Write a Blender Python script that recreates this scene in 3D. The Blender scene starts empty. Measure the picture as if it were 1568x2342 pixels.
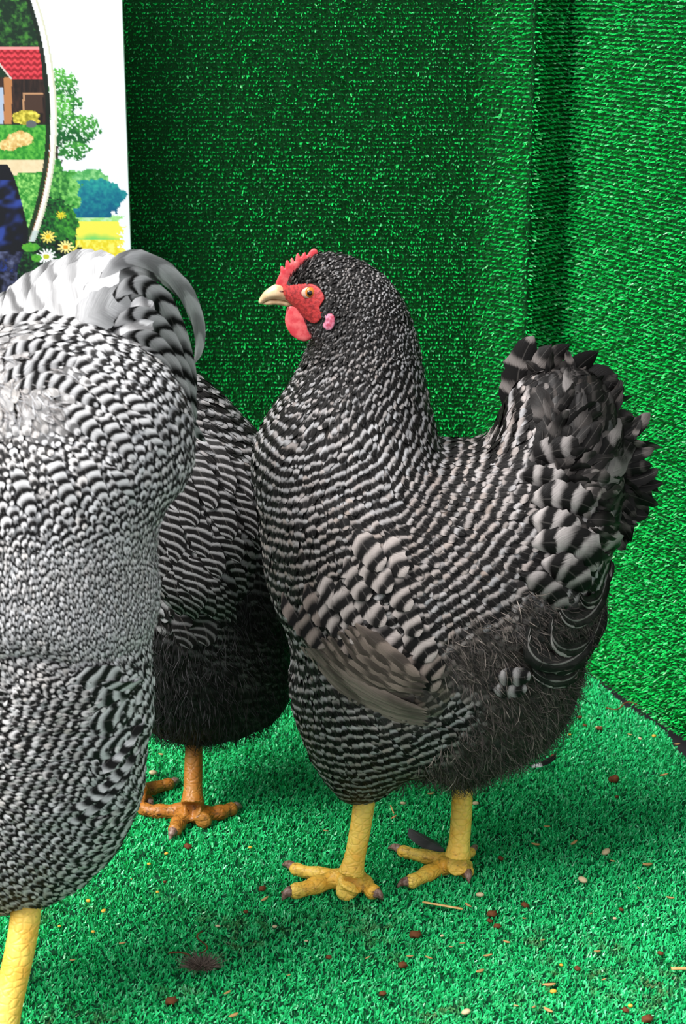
import bpy, math, random
import numpy as np
from mathutils import Vector, Matrix

random.seed(7)
RNG = np.random.default_rng(11)
scene = bpy.context.scene
COL = scene.collection

# ------------------------------------------------------------------ camera
FPX, CX, CY = 3970.0, 784.0, 1171.0
PITCH, CAM_H = math.radians(17.0), 0.61
CP, SP = math.cos(PITCH), math.sin(PITCH)
cam_data = bpy.data.cameras.new('camera')
cam_data.sensor_fit = 'VERTICAL'
cam_data.sensor_height = 23.6
cam_data.lens = FPX / 2342.0 * 23.6
cam_data.clip_start = 0.02
cam_data.dof.use_dof = True
cam_data.dof.focus_distance = 1.22
cam_data.dof.aperture_fstop = 11.0
cam = bpy.data.objects.new('camera', cam_data)
COL.objects.link(cam)
cam.location = (0, 0, CAM_H)
cam.rotation_euler = (math.pi / 2 - PITCH, 0, 0)
scene.camera = cam

# ------------------------------------------------------------------ light
world = bpy.data.worlds.new('overcast_sky')
scene.world = world
world.use_nodes = True
wbg = world.node_tree.nodes['Background']
wbg.inputs[0].default_value = (0.94, 0.97, 1.0, 1)
wbg.inputs[1].default_value = 0.66
sun_d = bpy.data.lights.new('sun', 'SUN')
sun_d.energy = 4.5
sun_d.angle = math.radians(34)
sun_d.color = (1.0, 0.985, 0.96)
sun = bpy.data.objects.new('sun', sun_d)
COL.objects.link(sun)
sun.rotation_euler = Vector((0.62, 0.42, -1.0)).to_track_quat('-Z', 'Y').to_euler()
scene.view_settings.view_transform = 'Standard'
scene.view_settings.look = 'None'
scene.view_settings.exposure = 0.52
scene.view_settings.gamma = 1.0
scene.view_settings.use_curve_mapping = False


# ------------------------------------------------------------------ picture <-> place helpers
def ray(x, y):
    u = (np.asarray(x, float) - CX) / FPX
    v = (CY - np.asarray(y, float)) / FPX
    return u, CP + v * SP, -SP + v * CP


def P(x, y, Y):
    """the point of the vertical plane at distance Y that stands at (x, y)"""
    a, b, c = ray(x, y)
    t = Y / b
    return np.stack([a * t, np.broadcast_to(np.asarray(Y, float), np.shape(t)) * 1.0, CAM_H + c * t], -1)


def G(x, y, z=0.0):
    """the point at height z that stands at (x, y)"""
    a, b, c = ray(x, y)
    t = (z - CAM_H) / c
    return np.stack([a * t, b * t, np.broadcast_to(np.asarray(z, float), np.shape(t)) * 1.0], -1)


def mpp(y, Y):
    """metres per pixel on plane Y"""
    return Y / ray(CX, y)[1] / FPX


# ------------------------------------------------------------------ objects
def mesh_obj(name, verts, faces, mat=None, parent=None, smooth=True, attrs=None):
    verts = np.asarray(verts, np.float32).reshape(-1, 3)
    me = bpy.data.meshes.new(name)
    if isinstance(faces, np.ndarray):
        n, k = faces.shape
        me.vertices.add(len(verts))
        me.vertices.foreach_set('co', verts.ravel())
        me.loops.add(n * k)
        me.loops.foreach_set('vertex_index', faces.astype(np.int32).ravel())
        me.polygons.add(n)
        me.polygons.foreach_set('loop_start', np.arange(0, n * k, k, dtype=np.int32))
        me.polygons.foreach_set('loop_total', np.full(n, k, np.int32))
    else:
        me.from_pydata([tuple(map(float, v)) for v in verts], [], faces)
    if attrs:
        for an, arr in attrs.items():
            a = me.attributes.new(an, 'FLOAT_COLOR', 'POINT')
            a.data.foreach_set('color', np.asarray(arr, np.float32).ravel())
    me.update()
    me.validate(verbose=False)
    me.polygons.foreach_set('use_smooth', np.full(len(me.polygons), bool(smooth)))
    if mat:
        me.materials.append(mat)
    o = bpy.data.objects.new(name, me)
    COL.objects.link(o)
    if parent is not None:
        attach(o, parent)
    return o


def world_loc(o):
    p = Vector((0, 0, 0))
    while o is not None:
        if not o.get('_zero'):
            p += o.location
        o = o.parent
    return p


def attach(o, parent):
    o.parent = parent
    root = parent
    while root.parent is not None:
        root = root.parent
    if parent.parent is None and parent.type == 'EMPTY':
        o.matrix_parent_inverse = Matrix.Translation(-parent.location)
    elif parent.parent is None:
        o.matrix_parent_inverse = Matrix.Translation(-parent.location)


def thing(name, label, cat, loc, group=None):
    o = bpy.data.objects.new(name, None)
    COL.objects.link(o)
    o.location = tuple(float(v) for v in loc)
    o.empty_display_size = 0.02
    tag(o, label, cat, group)
    return o


def tag(o, label, cat, group=None):
    o['label'] = label
    o['category'] = cat
    if group:
        o['group'] = group
    return o


# ------------------------------------------------------------------ materials
def lin(c):
    c = np.asarray(c, float) / 255.0
    return tuple(np.where(c <= 0.04045, c / 12.92, ((c + 0.055) / 1.055) ** 2.4))


class NT:
    def __init__(self, name):
        self.m = bpy.data.materials.new(name)
        self.m.use_nodes = True
        self.nt = self.m.node_tree
        self.bsdf = self.nt.nodes['Principled BSDF']

    def n(self, kind, **kw):
        nd = self.nt.nodes.new(kind)
        for k, v in kw.items():
            setattr(nd, k, v)
        return nd

    def link(self, a, b):
        self.nt.links.new(a, b)

    def val(self, inp, v):
        if hasattr(v, 'is_output'):
            self.link(v, inp)
        else:
            inp.default_value = v

    def math(self, op, a, b=0.0, c=0.0, clamp=False):
        nd = self.n('ShaderNodeMath', operation=op)
        nd.use_clamp = clamp
        self.val(nd.inputs[0], a)
        self.val(nd.inputs[1], b)
        self.val(nd.inputs[2], c)
        return nd.outputs[0]

    def mix(self, f, a, b, blend='MIX'):
        nd = self.n('ShaderNodeMix', data_type='RGBA', blend_type=blend)
        self.val(nd.inputs['Factor'], f)
        for i, v in ((6, a), (7, b)):
            if not hasattr(v, 'is_output') and len(v) == 3:
                v = (*v, 1)
            self.val(nd.inputs[i], v)
        return nd.outputs[2]

    def smooth(self, v, a, b):
        nd = self.n('ShaderNodeMapRange', interpolation_type='SMOOTHSTEP')
        self.val(nd.inputs[0], v)
        nd.inputs[1].default_value = a
        nd.inputs[2].default_value = b
        return nd.outputs[0]

    def noise(self, vec, scale, detail=2.0, rough=0.5):
        nd = self.n('ShaderNodeTexNoise')
        nd.inputs['Scale'].default_value = scale
        nd.inputs['Detail'].default_value = detail
        nd.inputs['Roughness'].default_value = rough
        if vec is not None:
            self.link(vec, nd.inputs['Vector'])
        return nd.outputs[0]

    def attr(self, name):
        a = self.n('ShaderNodeAttribute', attribute_name=name)
        s = self.n('ShaderNodeSeparateColor')
        self.link(a.outputs['Color'], s.inputs[0])
        return s.outputs[0], s.outputs[1], s.outputs[2], a.outputs['Alpha']

    def pos(self):
        return self.n('ShaderNodeTexCoord').outputs['Object']

    def bump(self, h, strength, dist):
        b = self.n('ShaderNodeBump')
        b.inputs['Strength'].default_value = strength
        b.inputs['Distance'].default_value = dist
        self.link(h, b.inputs['Height'])
        self.link(b.outputs[0], self.bsdf.inputs['Normal'])

    def set(self, **kw):
        for k, v in kw.items():
            inp = self.bsdf.inputs[{'color': 'Base Color', 'rough': 'Roughness', 'spec': 'Specular IOR Level',
                                    'sss': 'Subsurface Weight', 'sheen': 'Sheen Weight', 'coat': 'Coat Weight'}[k]]
            if not hasattr(v, 'is_output') and hasattr(v, '__len__') and len(v) == 3:
                v = (*v, 1)
            self.val(inp, v)
        return self


def plain(name, col, rough=0.6, spec=0.3, var=0.0, scale=200.0, col2=None, bump=0.0, sss=0.0):
    m = NT(name)
    if var > 0 or col2 is not None:
        f = m.noise(m.pos(), scale, 3.0, 0.6)
        c2 = col2 if col2 is not None else tuple(v * (1 - var) for v in col)
        m.set(color=m.mix(m.smooth(f, 0.35, 0.68), col, c2))
        if bump:
            m.bump(f, bump, 0.001)
    else:
        m.set(color=col)
    m.set(rough=rough, spec=spec)
    if sss:
        m.set(sss=sss)
        m.bsdf.inputs['Subsurface Radius'].default_value = (0.004, 0.0015, 0.001)
        m.bsdf.inputs['Subsurface Scale'].default_value = 0.6
    return m.m


def feather_material(name, dark, light_cool, light_warm):
    """fa = (bar phase, u, t, seed), fb = (light, warmth, bar strength, softness)"""
    m = NT(name)
    phi, u, t, seed = m.attr('fa')
    light, warm, bars, duty = m.attr('fb')
    au = m.math('ABSOLUTE', u)
    comb = m.n('ShaderNodeCombineXYZ')
    m.link(m.math('MULTIPLY', u, 1.2), comb.inputs[0])
    m.link(m.math('MULTIPLY', m.math('SUBTRACT', t, m.math('MULTIPLY', au, 0.30)), 46.0), comb.inputs[1])
    m.link(m.math('MULTIPLY', seed, 91.0), comb.inputs[2])
    streak = m.noise(comb.outputs[0], 1.0, 2.0, 0.6)
    ph = m.math('ADD', phi, m.math('MULTIPLY', m.math('SUBTRACT', streak, 0.5), 0.22))
    wob = m.noise(m.pos(), 85.0, 2.0, 0.5)
    ph = m.math('ADD', ph, m.math('MULTIPLY', m.math('SUBTRACT', wob, 0.5), 0.55))
    f = m.math('FRACT', ph)
    # duty = share of the bar that is pale: a crisp jagged rise, a long soft fade towards the tip
    a0 = m.math('SUBTRACT', 0.5, m.math('MULTIPLY', duty, 0.35))
    rise = m.smooth(m.math('SUBTRACT', f, a0), -0.09, 0.09)
    fall = m.math('DIVIDE', m.math('SUBTRACT', f, m.math('ADD', a0, m.math('MULTIPLY', duty, 0.38))), m.math('MULTIPLY', duty, 0.78), clamp=True)
    fall = m.smooth(fall, 0.0, 1.0)
    b = m.math('MULTIPLY', rise, m.math('SUBTRACT', 1.0, fall))
    k = m.math('MULTIPLY', b, bars)
    k = m.math('ADD', k, m.math('SUBTRACT', 1.0, bars))
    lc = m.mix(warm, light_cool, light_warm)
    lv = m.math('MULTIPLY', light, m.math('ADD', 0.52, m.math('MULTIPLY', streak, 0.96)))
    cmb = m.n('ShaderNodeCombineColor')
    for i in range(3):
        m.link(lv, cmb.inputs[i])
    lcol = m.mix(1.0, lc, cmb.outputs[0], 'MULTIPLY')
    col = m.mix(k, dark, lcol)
    # the quill
    q = m.math('SUBTRACT', 1.0, m.smooth(au, 0.02, 0.07))
    col = m.mix(m.math('MULTIPLY', q, m.math('MULTIPLY', bars, 0.12)), col, (0.30, 0.27, 0.25))
    m.set(color=col, rough=0.50, spec=0.13)
    m.bump(streak, 0.35, 0.0006)
    return m.m


M = {}
M['hen_feather'] = feather_material('barred_hen_feather', (0.0062, 0.0054, 0.0053), (0.43, 0.42, 0.43), (0.42, 0.32, 0.268))
M['rooster_feather'] = feather_material('barred_rooster_feather', (0.0080, 0.0074, 0.0074), (0.57, 0.565, 0.575), (0.54, 0.49, 0.45))
M['skin_dark'] = plain('under_plumage', (0.03, 0.027, 0.025), 0.9, 0.1)


def fluff_material():
    m = NT('down_fluff')
    r, g, b, a = m.attr('fc')
    c = m.n('ShaderNodeCombineColor')
    m.link(r, c.inputs[0]); m.link(g, c.inputs[1]); m.link(b, c.inputs[2])
    m.set(color=c.outputs[0], rough=0.7, spec=0.15)
    return m.m


M['fluff'] = fluff_material()
M['comb'] = plain('comb_skin', lin((206, 58, 68)), 0.42, 0.45, col2=lin((226, 108, 108)), scale=170, bump=0.25, sss=0.25)
M['face'] = plain('face_skin', lin((186, 54, 54)), 0.5, 0.4, col2=lin((128, 34, 38)), scale=420, bump=0.6, sss=0.2)
M['lobe'] = plain('ear_lobe_skin', lin((206, 140, 164)), 0.45, 0.4, col2=lin((160, 48, 72)), scale=260, bump=0.3, sss=0.2)
M['beak'] = plain('beak_horn', lin((226, 200, 160)), 0.35, 0.5, col2=lin((200, 160, 118)), scale=120, sss=0.1)
M['iris'] = plain('iris', lin((196, 112, 30)), 0.15, 0.6)
M['pupil'] = plain('pupil', (0.004, 0.004, 0.004), 0.05, 0.8)
M['eye_white'] = plain('eye_lid', lin((214, 168, 148)), 0.3, 0.5)


def leg_material(name, base, dirt, amount):
    m = NT(name)
    pos = m.pos()
    v = m.n('ShaderNodeTexVoronoi')
    v.inputs['Scale'].default_value = 330
    m.link(pos, v.inputs['Vector'])
    big = m.noise(pos, 55, 3.0, 0.6)
    fine = m.noise(pos, 260, 4.0, 0.75)
    col = m.mix(m.smooth(big, 0.35, 0.7), base, tuple(c * f for c, f in zip(base, (0.95, 0.72, 0.45))))
    sep = m.n('ShaderNodeSeparateXYZ')
    geo = m.n('ShaderNodeNewGeometry')
    m.link(geo.outputs['Position'], sep.inputs[0])
    low = m.math('SUBTRACT', 1.0, m.smooth(sep.outputs[2], 0.004, 0.03))
    dm = m.math('MULTIPLY', m.smooth(m.math('ADD', fine, m.math('MULTIPLY', low, 0.10)), 0.56, 0.80), amount)
    col = m.mix(dm, col, dirt)
    mp = m.n('ShaderNodeMapping')
    mp.inputs['Scale'].default_value = (150, 150, 240)
    m.link(pos, mp.inputs['Vector'])
    v2 = m.n('ShaderNodeTexVoronoi', feature='DISTANCE_TO_EDGE')
    v2.inputs['Scale'].default_value = 1.0
    m.link(mp.outputs[0], v2.inputs['Vector'])
    edge = m.math('SUBTRACT', 1.0, m.smooth(v2.outputs['Distance'], 0.0, 0.16))
    col = m.mix(m.math('MULTIPLY', edge, .28), col, tuple(c * .55 for c in base))
    m.set(color=col, rough=0.45, spec=0.4, sss=0.08)
    m.bump(m.math('ADD', m.math('MULTIPLY', v.outputs['Distance'], .3), m.smooth(v2.outputs['Distance'], 0.0, 0.2)), 0.4, 0.0008)
    return m.m


M['leg'] = leg_material('yellow_leg_scales', lin((250, 208, 96)), lin((96, 62, 30)), 0.75)
M['leg_dirty'] = leg_material('dirty_leg_scales', lin((168, 112, 44)), lin((48, 28, 15)), 1.0)
M['claw'] = plain('claw_horn', lin((150, 122, 110)), 0.4, 0.4, col2=lin((92, 62, 50)), scale=400)


# ------------------------------------------------------------------ outlines and inflated bodies
def smooth_poly(pts, k=5):
    p = np.asarray(pts, float)
    n = len(p)
    out = []
    ts = np.linspace(0, 1, k, endpoint=False)
    for i in range(n):
        a, b, c, d = p[i - 1], p[i], p[(i + 1) % n], p[(i + 2) % n]
        for t in ts:
            out.append(0.5 * (2 * b + (c - a) * t + (2 * a - 5 * b + 4 * c - d) * t * t + (3 * b - a - 3 * c + d) * t ** 3))
    return np.array(out)


def inside(poly, x, y):
    r = np.zeros(x.shape, bool)
    px, py = poly[:, 0], poly[:, 1]
    qx, qy = np.roll(px, -1), np.roll(py, -1)
    for a, b, c, d in zip(px, py, qx, qy):
        if b == d:
            continue
        hit = ((b > y) != (d > y)) & (x < (c - a) * (y - b) / (d - b) + a)
        r ^= hit
    return r


def closest(poly, pts):
    a = poly
    d = np.roll(poly, -1, 0) - a
    best = np.full(len(pts), 1e18)
    bp = np.zeros_like(pts)
    l2 = (d ** 2).sum(1) + 1e-9
    for i in range(len(a)):
        t = np.clip(((pts - a[i]) @ d[i]) / l2[i], 0, 1)
        c = a[i] + t[:, None] * d[i]
        q = ((pts - c) ** 2).sum(1)
        m = q < best
        best[m] = q[m]
        bp[m] = c[m]
    return bp, np.sqrt(best)


def poisson(mask, h, iters=None):
    """-laplace(u) = 1 inside, u = 0 outside (red-black over-relaxation)"""
    u = np.zeros(mask.shape)
    n = max(mask.shape)
    om = 2 / (1 + math.sin(math.pi / n))
    ii, jj = np.indices(mask.shape)
    reds = [(mask & ((ii + jj) % 2 == p)) for p in (0, 1)]
    for _ in range(iters or int(2.2 * n)):
        for r in reds:
            nb = np.zeros_like(u)
            nb[1:-1, 1:-1] = u[2:, 1:-1] + u[:-2, 1:-1] + u[1:-1, 2:] + u[1:-1, :-2]
            new = (nb + h * h) / 4
            u[r] += om * (new[r] - u[r])
    return np.maximum(u, 0)


class Field:
    def __init__(self, a, x0, y0, h):
        self.a, self.x0, self.y0, self.h = a, x0, y0, h

    def __call__(self, x, y):
        gx = np.clip((x - self.x0) / self.h, 0, self.a.shape[1] - 1.001)
        gy = np.clip((y - self.y0) / self.h, 0, self.a.shape[0] - 1.001)
        i, j = gx.astype(int), gy.astype(int)
        fx, fy = gx - i, gy - j
        a = self.a
        return (a[j, i] * (1 - fx) * (1 - fy) + a[j, i + 1] * fx * (1 - fy) + a[j + 1, i] * (1 - fx) * fy + a[j + 1, i + 1] * fx * fy)


def make_grid(poly, h, pad=3):
    x0, y0 = poly.min(0) - pad * h
    x1, y1 = poly.max(0) + pad * h
    gx = np.arange(x0, x1 + h, h)
    gy = np.arange(y0, y1 + h, h)
    X, Y = np.meshgrid(gx, gy)
    return X, Y, x0, y0


def sheet(poly, h, depth=None, k=1.0):
    """closed two-sided mesh of an outline: returns (x, y, w) vertices and quads"""
    X, Y, x0, y0 = make_grid(poly, h)
    mask = inside(poly, X, Y)
    if depth is None:
        u = poisson(mask, h)
        D = k * np.sqrt(2 * u)
    else:
        D = np.where(mask, depth(X, Y), 0)
    dil = mask.copy()
    for dy in (-1, 0, 1):
        for dx in (-1, 0, 1):
            dil |= np.roll(np.roll(mask, dy, 0), dx, 1)
    ring = dil & ~mask
    VX, VY = X.copy(), Y.copy()
    pts = np.stack([X[ring], Y[ring]], 1)
    bp, _ = closest(poly, pts)
    VX[ring], VY[ring] = bp[:, 0], bp[:, 1]
    idf = np.full(mask.shape, -1)
    idf[dil] = np.arange(dil.sum())
    nf = int(dil.sum())
    idb = idf.copy()
    idb[mask] = nf + np.arange(mask.sum())
    vf = np.stack([VX[dil], VY[dil], D[dil]], 1)
    vb = np.stack([VX[mask], VY[mask], -D[mask]], 1)
    q = dil[:-1, :-1] & dil[1:, :-1] & dil[:-1, 1:] & dil[1:, 1:]
    q &= mask[:-1, :-1] | mask[1:, :-1] | mask[:-1, 1:] | mask[1:, 1:]
    def quads(idx, flip):
        f = np.stack([idx[:-1, :-1][q], idx[1:, :-1][q], idx[1:, 1:][q], idx[:-1, 1:][q]], 1)
        return f[:, ::-1] if flip else f
    return np.vstack([vf, vb]), np.vstack([quads(idf, False), quads(idb, True)]), (mask, D, x0, y0, X, Y)


def to_world(xyw, Y0, S):
    """(x, y, w) on plane Y0 -> place; w counts towards the front"""
    p = P(xyw[..., 0], xyw[..., 1], Y0)
    p[..., 1] -= xyw[..., 2] * S
    return p


def inflated(name, pts, Y0, S, mat, parent, h=1.5, k=1.0, w0=0.0, kmax=None, depth=None, smooth_k=4):
    poly = smooth_poly(pts, smooth_k)
    v, f, _ = sheet(poly, h, depth, k)
    if kmax:
        v[:, 2] = kmax * np.tanh(v[:, 2] / kmax)
    v[:, 2] += w0(v[:, 0], v[:, 1]) if callable(w0) else w0
    return mesh_obj(name, to_world(v, Y0, S), f, mat, parent)


def grad_phase(vx, vy, sp, h):
    """scalar field whose gradient is closest to (vx, vy) / sp"""
    gx, gy = vx / sp, vy / sp
    ex = np.block([[gx, -gx[:, ::-1]], [gx[::-1], -gx[::-1, ::-1]]])
    ey = np.block([[gy, gy[:, ::-1]], [-gy[::-1], -gy[::-1, ::-1]]])
    ny, nx = ex.shape
    kx = 2 * np.pi * np.fft.fftfreq(nx, h)[None]
    ky = 2 * np.pi * np.fft.fftfreq(ny, h)[:, None]
    k2 = kx ** 2 + ky ** 2
    k2[0, 0] = 1
    ph = np.fft.ifft2(-1j * (kx * np.fft.fft2(ex) + ky * np.fft.fft2(ey)) / k2).real
    return ph[:ny // 2, :nx // 2]


# style columns: x y | feather dir | length width | bar spacing | light warm | jitter | fluff | strength | (bar dir)
class Bird:
    def __init__(self, outline, Y0, ctrl, h=5.0, k=1.0, bumps=(), mat='hen_feather', bow=.16, bar_scale=.8, w_scale=.9, duty=lambda x, y: .45, bare=None):
        self.poly = smooth_poly(outline, 4)
        self.Y0 = Y0
        self.S = float(mpp(np.mean(self.poly[:, 1]), Y0))
        self.mat = M[mat]
        self.bow, self.duty = bow, duty
        self.bare = smooth_poly(bare, 3) if bare else None
        self.verts, self.faces, (mask, D, x0, y0, X, Y) = sheet(self.poly, h, None, k)
        self.mask, self.x0, self.y0, self.h = mask, x0, y0, h
        bump = np.zeros_like(D)
        for bp, amt, fall in bumps:
            pp = smooth_poly(bp, 4)
            m = inside(pp, X, Y)
            d = closest(pp, np.stack([X.ravel(), Y.ravel()], 1))[1].reshape(X.shape)
            bump += np.where(m, amt * np.clip(d / fall, 0, 1) ** 0.5, 0)
        self.bumpF = Field(bump, x0, y0, h)
        edge = np.clip(D / 40.0, 0, 1)
        D = D + bump * edge
        sgn = np.sign(self.verts[:, 2])
        self.verts[:, 2] += sgn * self.bumpF(self.verts[:, 0], self.verts[:, 1]) * np.clip(np.abs(self.verts[:, 2]) / 40.0, 0, 1)
        dist = closest(self.poly, np.stack([X.ravel(), Y.ravel()], 1))[1].reshape(X.shape)
        Q = np.where(mask, D ** 2, -110.0 * dist)
        self.Q = Field(Q, x0, y0, h)
        gy, gx = np.gradient(Q, h)
        self.Qx, self.Qy = Field(gx, x0, y0, h), Field(gy, x0, y0, h)
        self.D = Field(D, x0, y0, h)
        # style fields on a coarser grid
        c = np.array([list(r) + [r[2], r[3]] * (len(r) == 12) for r in ctrl], float)
        c[:, 6] *= bar_scale
        c[:, 5] *= w_scale
        hs = 10.0
        SX, SY = np.meshgrid(np.arange(x0, X.max() + hs, hs), np.arange(y0, Y.max() + hs, hs))
        d2 = (SX[..., None] - c[:, 0]) ** 2 + (SY[..., None] - c[:, 1]) ** 2 + 60.0
        wgt = 1 / d2 ** 2.0
        wgt /= wgt.sum(-1, keepdims=True)
        nrm = lambda a, b: (a / np.hypot(a, b), b / np.hypot(a, b))
        fx, fy = nrm(c[:, 2], c[:, 3])
        bx, by = nrm(c[:, 12], c[:, 13])
        f = lambda col: Field(wgt @ col, x0, y0, hs)
        fxg, fyg = nrm(wgt @ fx, wgt @ fy)
        self.fx, self.fy = Field(fxg, x0, y0, hs), Field(fyg, x0, y0, hs)
        self.L, self.W, self.sp = f(c[:, 4]), f(c[:, 5]), f(c[:, 6])
        self.light, self.warm, self.jit, self.fluff, self.str = f(c[:, 7]), f(c[:, 8]), f(c[:, 9]), f(c[:, 10]), f(c[:, 11])
        bxg, byg = nrm(wgt @ bx, wgt @ by)
        self.phi = Field(grad_phase(bxg, byg, wgt @ c[:, 6], hs), x0, y0, hs)

    # ---- surface
    def normal(self, p):
        gx, gy = self.Qx(p[:, 0], p[:, 1]), self.Qy(p[:, 0], p[:, 1])
        n = np.stack([-gx, -gy, 2 * p[:, 2]], 1)
        return n / (np.linalg.norm(n, axis=1, keepdims=True) + 1e-9)

    def project(self, p, it=2):
        for _ in range(it):
            Fv = p[:, 2] ** 2 - self.Q(p[:, 0], p[:, 1])
            g = np.stack([-self.Qx(p[:, 0], p[:, 1]), -self.Qy(p[:, 0], p[:, 1]), 2 * p[:, 2]], 1)
            st = (Fv / ((g ** 2).sum(1) + 400.0))[:, None] * g
            ln = np.linalg.norm(st, axis=1, keepdims=True)
            p = p - st * np.minimum(1, 12.0 / (ln + 1e-9))
        return p

    def scatter(self, spacing, keep, side, tries, rim=False):
        """dart throwing over one side of the skin"""
        jj, ii = np.nonzero(self.mask)
        x = self.x0 + ii * self.h
        y = self.y0 + jj * self.h
        D = self.D(x, y)
        area = np.clip(np.sqrt(1 + (self.Qx(x, y) ** 2 + self.Qy(x, y) ** 2) / (4 * (D + 4) ** 2)), 1, 10)
        r = spacing(x, y)
        p = area / r ** 2 * keep(x, y)
        if self.bare is not None:
            p = p * ~inside(self.bare, x, y)
        n = int(tries * (p.sum() * self.h ** 2))
        idx = RNG.choice(len(x), n, p=p / p.sum())
        px = x[idx] + RNG.uniform(-.5, .5, n) * self.h
        py = y[idx] + RNG.uniform(-.5, .5, n) * self.h
        pts = np.stack([px, py, side * self.D(px, py)], 1)
        pts = self.project(pts, 3)
        if rim:                                      # the narrow ridge where both sides meet
            m0 = 9000
            k0 = RNG.integers(0, len(self.poly), m0)
            e = self.poly[k0] + (np.roll(self.poly, -1, 0)[k0] - self.poly[k0]) * RNG.uniform(0, 1, (m0, 1))
            q = np.concatenate([e, RNG.uniform(-34, 50, (m0, 1))], 1)
            q = self.project(q, 6)
            if self.bare is not None:
                q = q[~inside(self.bare, q[:, 0], q[:, 1])]
            pts = np.concatenate([pts, q])
            pts = pts[RNG.permutation(len(pts))]
            px, py, n = pts[:, 0], pts[:, 1], len(pts)
        rr = spacing(px, py)
        acc = np.zeros((n, 3))
        ar = np.zeros(n)
        m = 0
        cell = {}
        cs = 30.0
        for q, rad in zip(pts, rr):
            c = (int(q[0] // cs), int(q[1] // cs), int(q[2] // cs))
            ok = True
            for dx in (-1, 0, 1):
                for dy in (-1, 0, 1):
                    for dz in (-1, 0, 1):
                        for z in cell.get((c[0] + dx, c[1] + dy, c[2] + dz), ()):
                            if (z[0] - q[0]) ** 2 + (z[1] - q[1]) ** 2 + (z[2] - q[2]) ** 2 < rad * rad:
                                ok = False
                                break
                        if not ok: break
                    if not ok: break
                if not ok: break
            if ok:
                acc[m] = q
                m += 1
                cell.setdefault(c, []).append(q)
        return acc[:m]

    TT = np.array([0, .2, .4, .58, .73, .86, .95, 1.0])
    UU = np.array([-1, -.5, 0, .5, 1.0])

    def grow(self, roots, scale=1.0, pointed=0.0, lift=(-2.0, 6.0)):
        n = len(roots)
        x, y = roots[:, 0], roots[:, 1]
        L = self.L(x, y) * RNG.uniform(.85, 1.15, n) * scale
        W = self.W(x, y) * RNG.uniform(.85, 1.15, n) * scale
        ang = RNG.normal(0, 0.12, n) + RNG.normal(0, 0.5, n) * np.clip(self.jit(x, y) - .3, 0, 1)
        p = roots.copy()
        path, nor, tan = [], [], []
        for i, t in enumerate(self.TT):
            if i:
                p = p + d * (L * (t - self.TT[i - 1]))[:, None]
                p = self.project(p, 1)
            nn = self.normal(p)
            fx, fy = self.fx(p[:, 0], p[:, 1]), self.fy(p[:, 0], p[:, 1])
            v = np.stack([fx * np.cos(ang) - fy * np.sin(ang), fx * np.sin(ang) + fy * np.cos(ang), np.zeros(n)], 1)
            v -= (v * nn).sum(1, keepdims=True) * nn
            lv = np.linalg.norm(v, axis=1, keepdims=True)
            v = v / (lv + 1e-6)
            d = v if i == 0 else v * .7 + d * .3
            d /= np.linalg.norm(d, axis=1, keepdims=True) + 1e-6
            path.append(p); nor.append(nn); tan.append(d)
        path, nor, tan = (np.stack(a, 1) for a in (path, nor, tan))
        lat = np.cross(nor, tan)
        t = self.TT[None]
        prof = np.minimum(1, (.25 + t * 2.6)) * np.sqrt(np.clip(1 - np.clip((t - .5) / .5, 0, 1) ** 2.6, 0.004, 1))
        if np.ndim(pointed) or pointed:
            pt = np.broadcast_to(pointed, (n,))[:, None]
            prof = prof * (1 - pt) + pt * np.minimum(1, .3 + t * 2.6) * (1 - np.clip((t - .3) / .72, 0, 1) ** 1.6)
        half = prof * W[:, None] / 2
        LL = lift[0] + (lift[1] * RNG.uniform(.6, 1.3, n)[:, None] - lift[0]) * t
        tilt = RNG.normal(0, .13, n)
        U = self.UU
        v = (path[:, :, None] + lat[:, :, None] * (half[:, :, None] * U)[..., None]
             + nor[:, :, None] * (LL[:, :, None] + (1 - U ** 2) * half[:, :, None] * .15 + U * half[:, :, None] * tilt[:, None, None])[..., None])
        jit = RNG.normal(0, 1, n) * self.jit(x, y)
        ph = self.phi(v[..., 0], v[..., 1]) + jit[:, None, None] - self.bow * (U ** 2)[None, None]
        fa = np.stack([ph, np.broadcast_to(U, ph.shape), np.broadcast_to(t[:, :, None], ph.shape),
                       np.broadcast_to(RNG.uniform(0, 1, n)[:, None, None], ph.shape)], -1)
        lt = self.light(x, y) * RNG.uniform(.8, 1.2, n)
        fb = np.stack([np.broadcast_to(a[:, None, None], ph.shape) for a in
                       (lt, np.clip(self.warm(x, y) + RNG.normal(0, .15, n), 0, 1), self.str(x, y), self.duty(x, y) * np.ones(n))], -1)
        return v, fa, fb, L * W

    def faces_for(self, n, nt=8, nu=5):
        b = np.arange(nt * nu).reshape(nt, nu)
        q = np.stack([b[:-1, :-1], b[:-1, 1:], b[1:, 1:], b[1:, :-1]], -1).reshape(-1, 4)
        return (q[None] + (np.arange(n) * nt * nu)[:, None, None]).reshape(-1, 4)

    def plumage(self, root, n_parts, front_k=.5, back_k=.85, pointed=None, view=(0, 1568), lift=(-2.0, 6.0)):
        allv, alla, allb, size = [], [], [], []
        for side, kk in ((1, front_k), (-1, back_k)):
            pts = self.scatter(lambda x, y: np.clip(self.W(x, y) * kk, 4.5, 40), lambda x, y: np.clip(1.35 - self.fluff(x, y), .08, 1), side, 3.0, rim=side > 0)
            pp = pointed(pts[:, 0], pts[:, 1]) if pointed else 0.0
            v, fa, fb, sz = self.grow(pts, pointed=pp, lift=lift)
            vis = (side > 0) & (pts[:, 0] > view[0]) & (pts[:, 0] < view[1])
            allv.append(v); alla.append(fa); allb.append(fb); size.append(np.where(vis, sz * (1.1 - self.fluff(pts[:, 0], pts[:, 1])), 0))
        v, fa, fb, size = (np.concatenate(a) for a in (allv, alla, allb, size))
        order = np.argsort(-size)
        big, rest = order[:n_parts], order[n_parts:]
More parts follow.
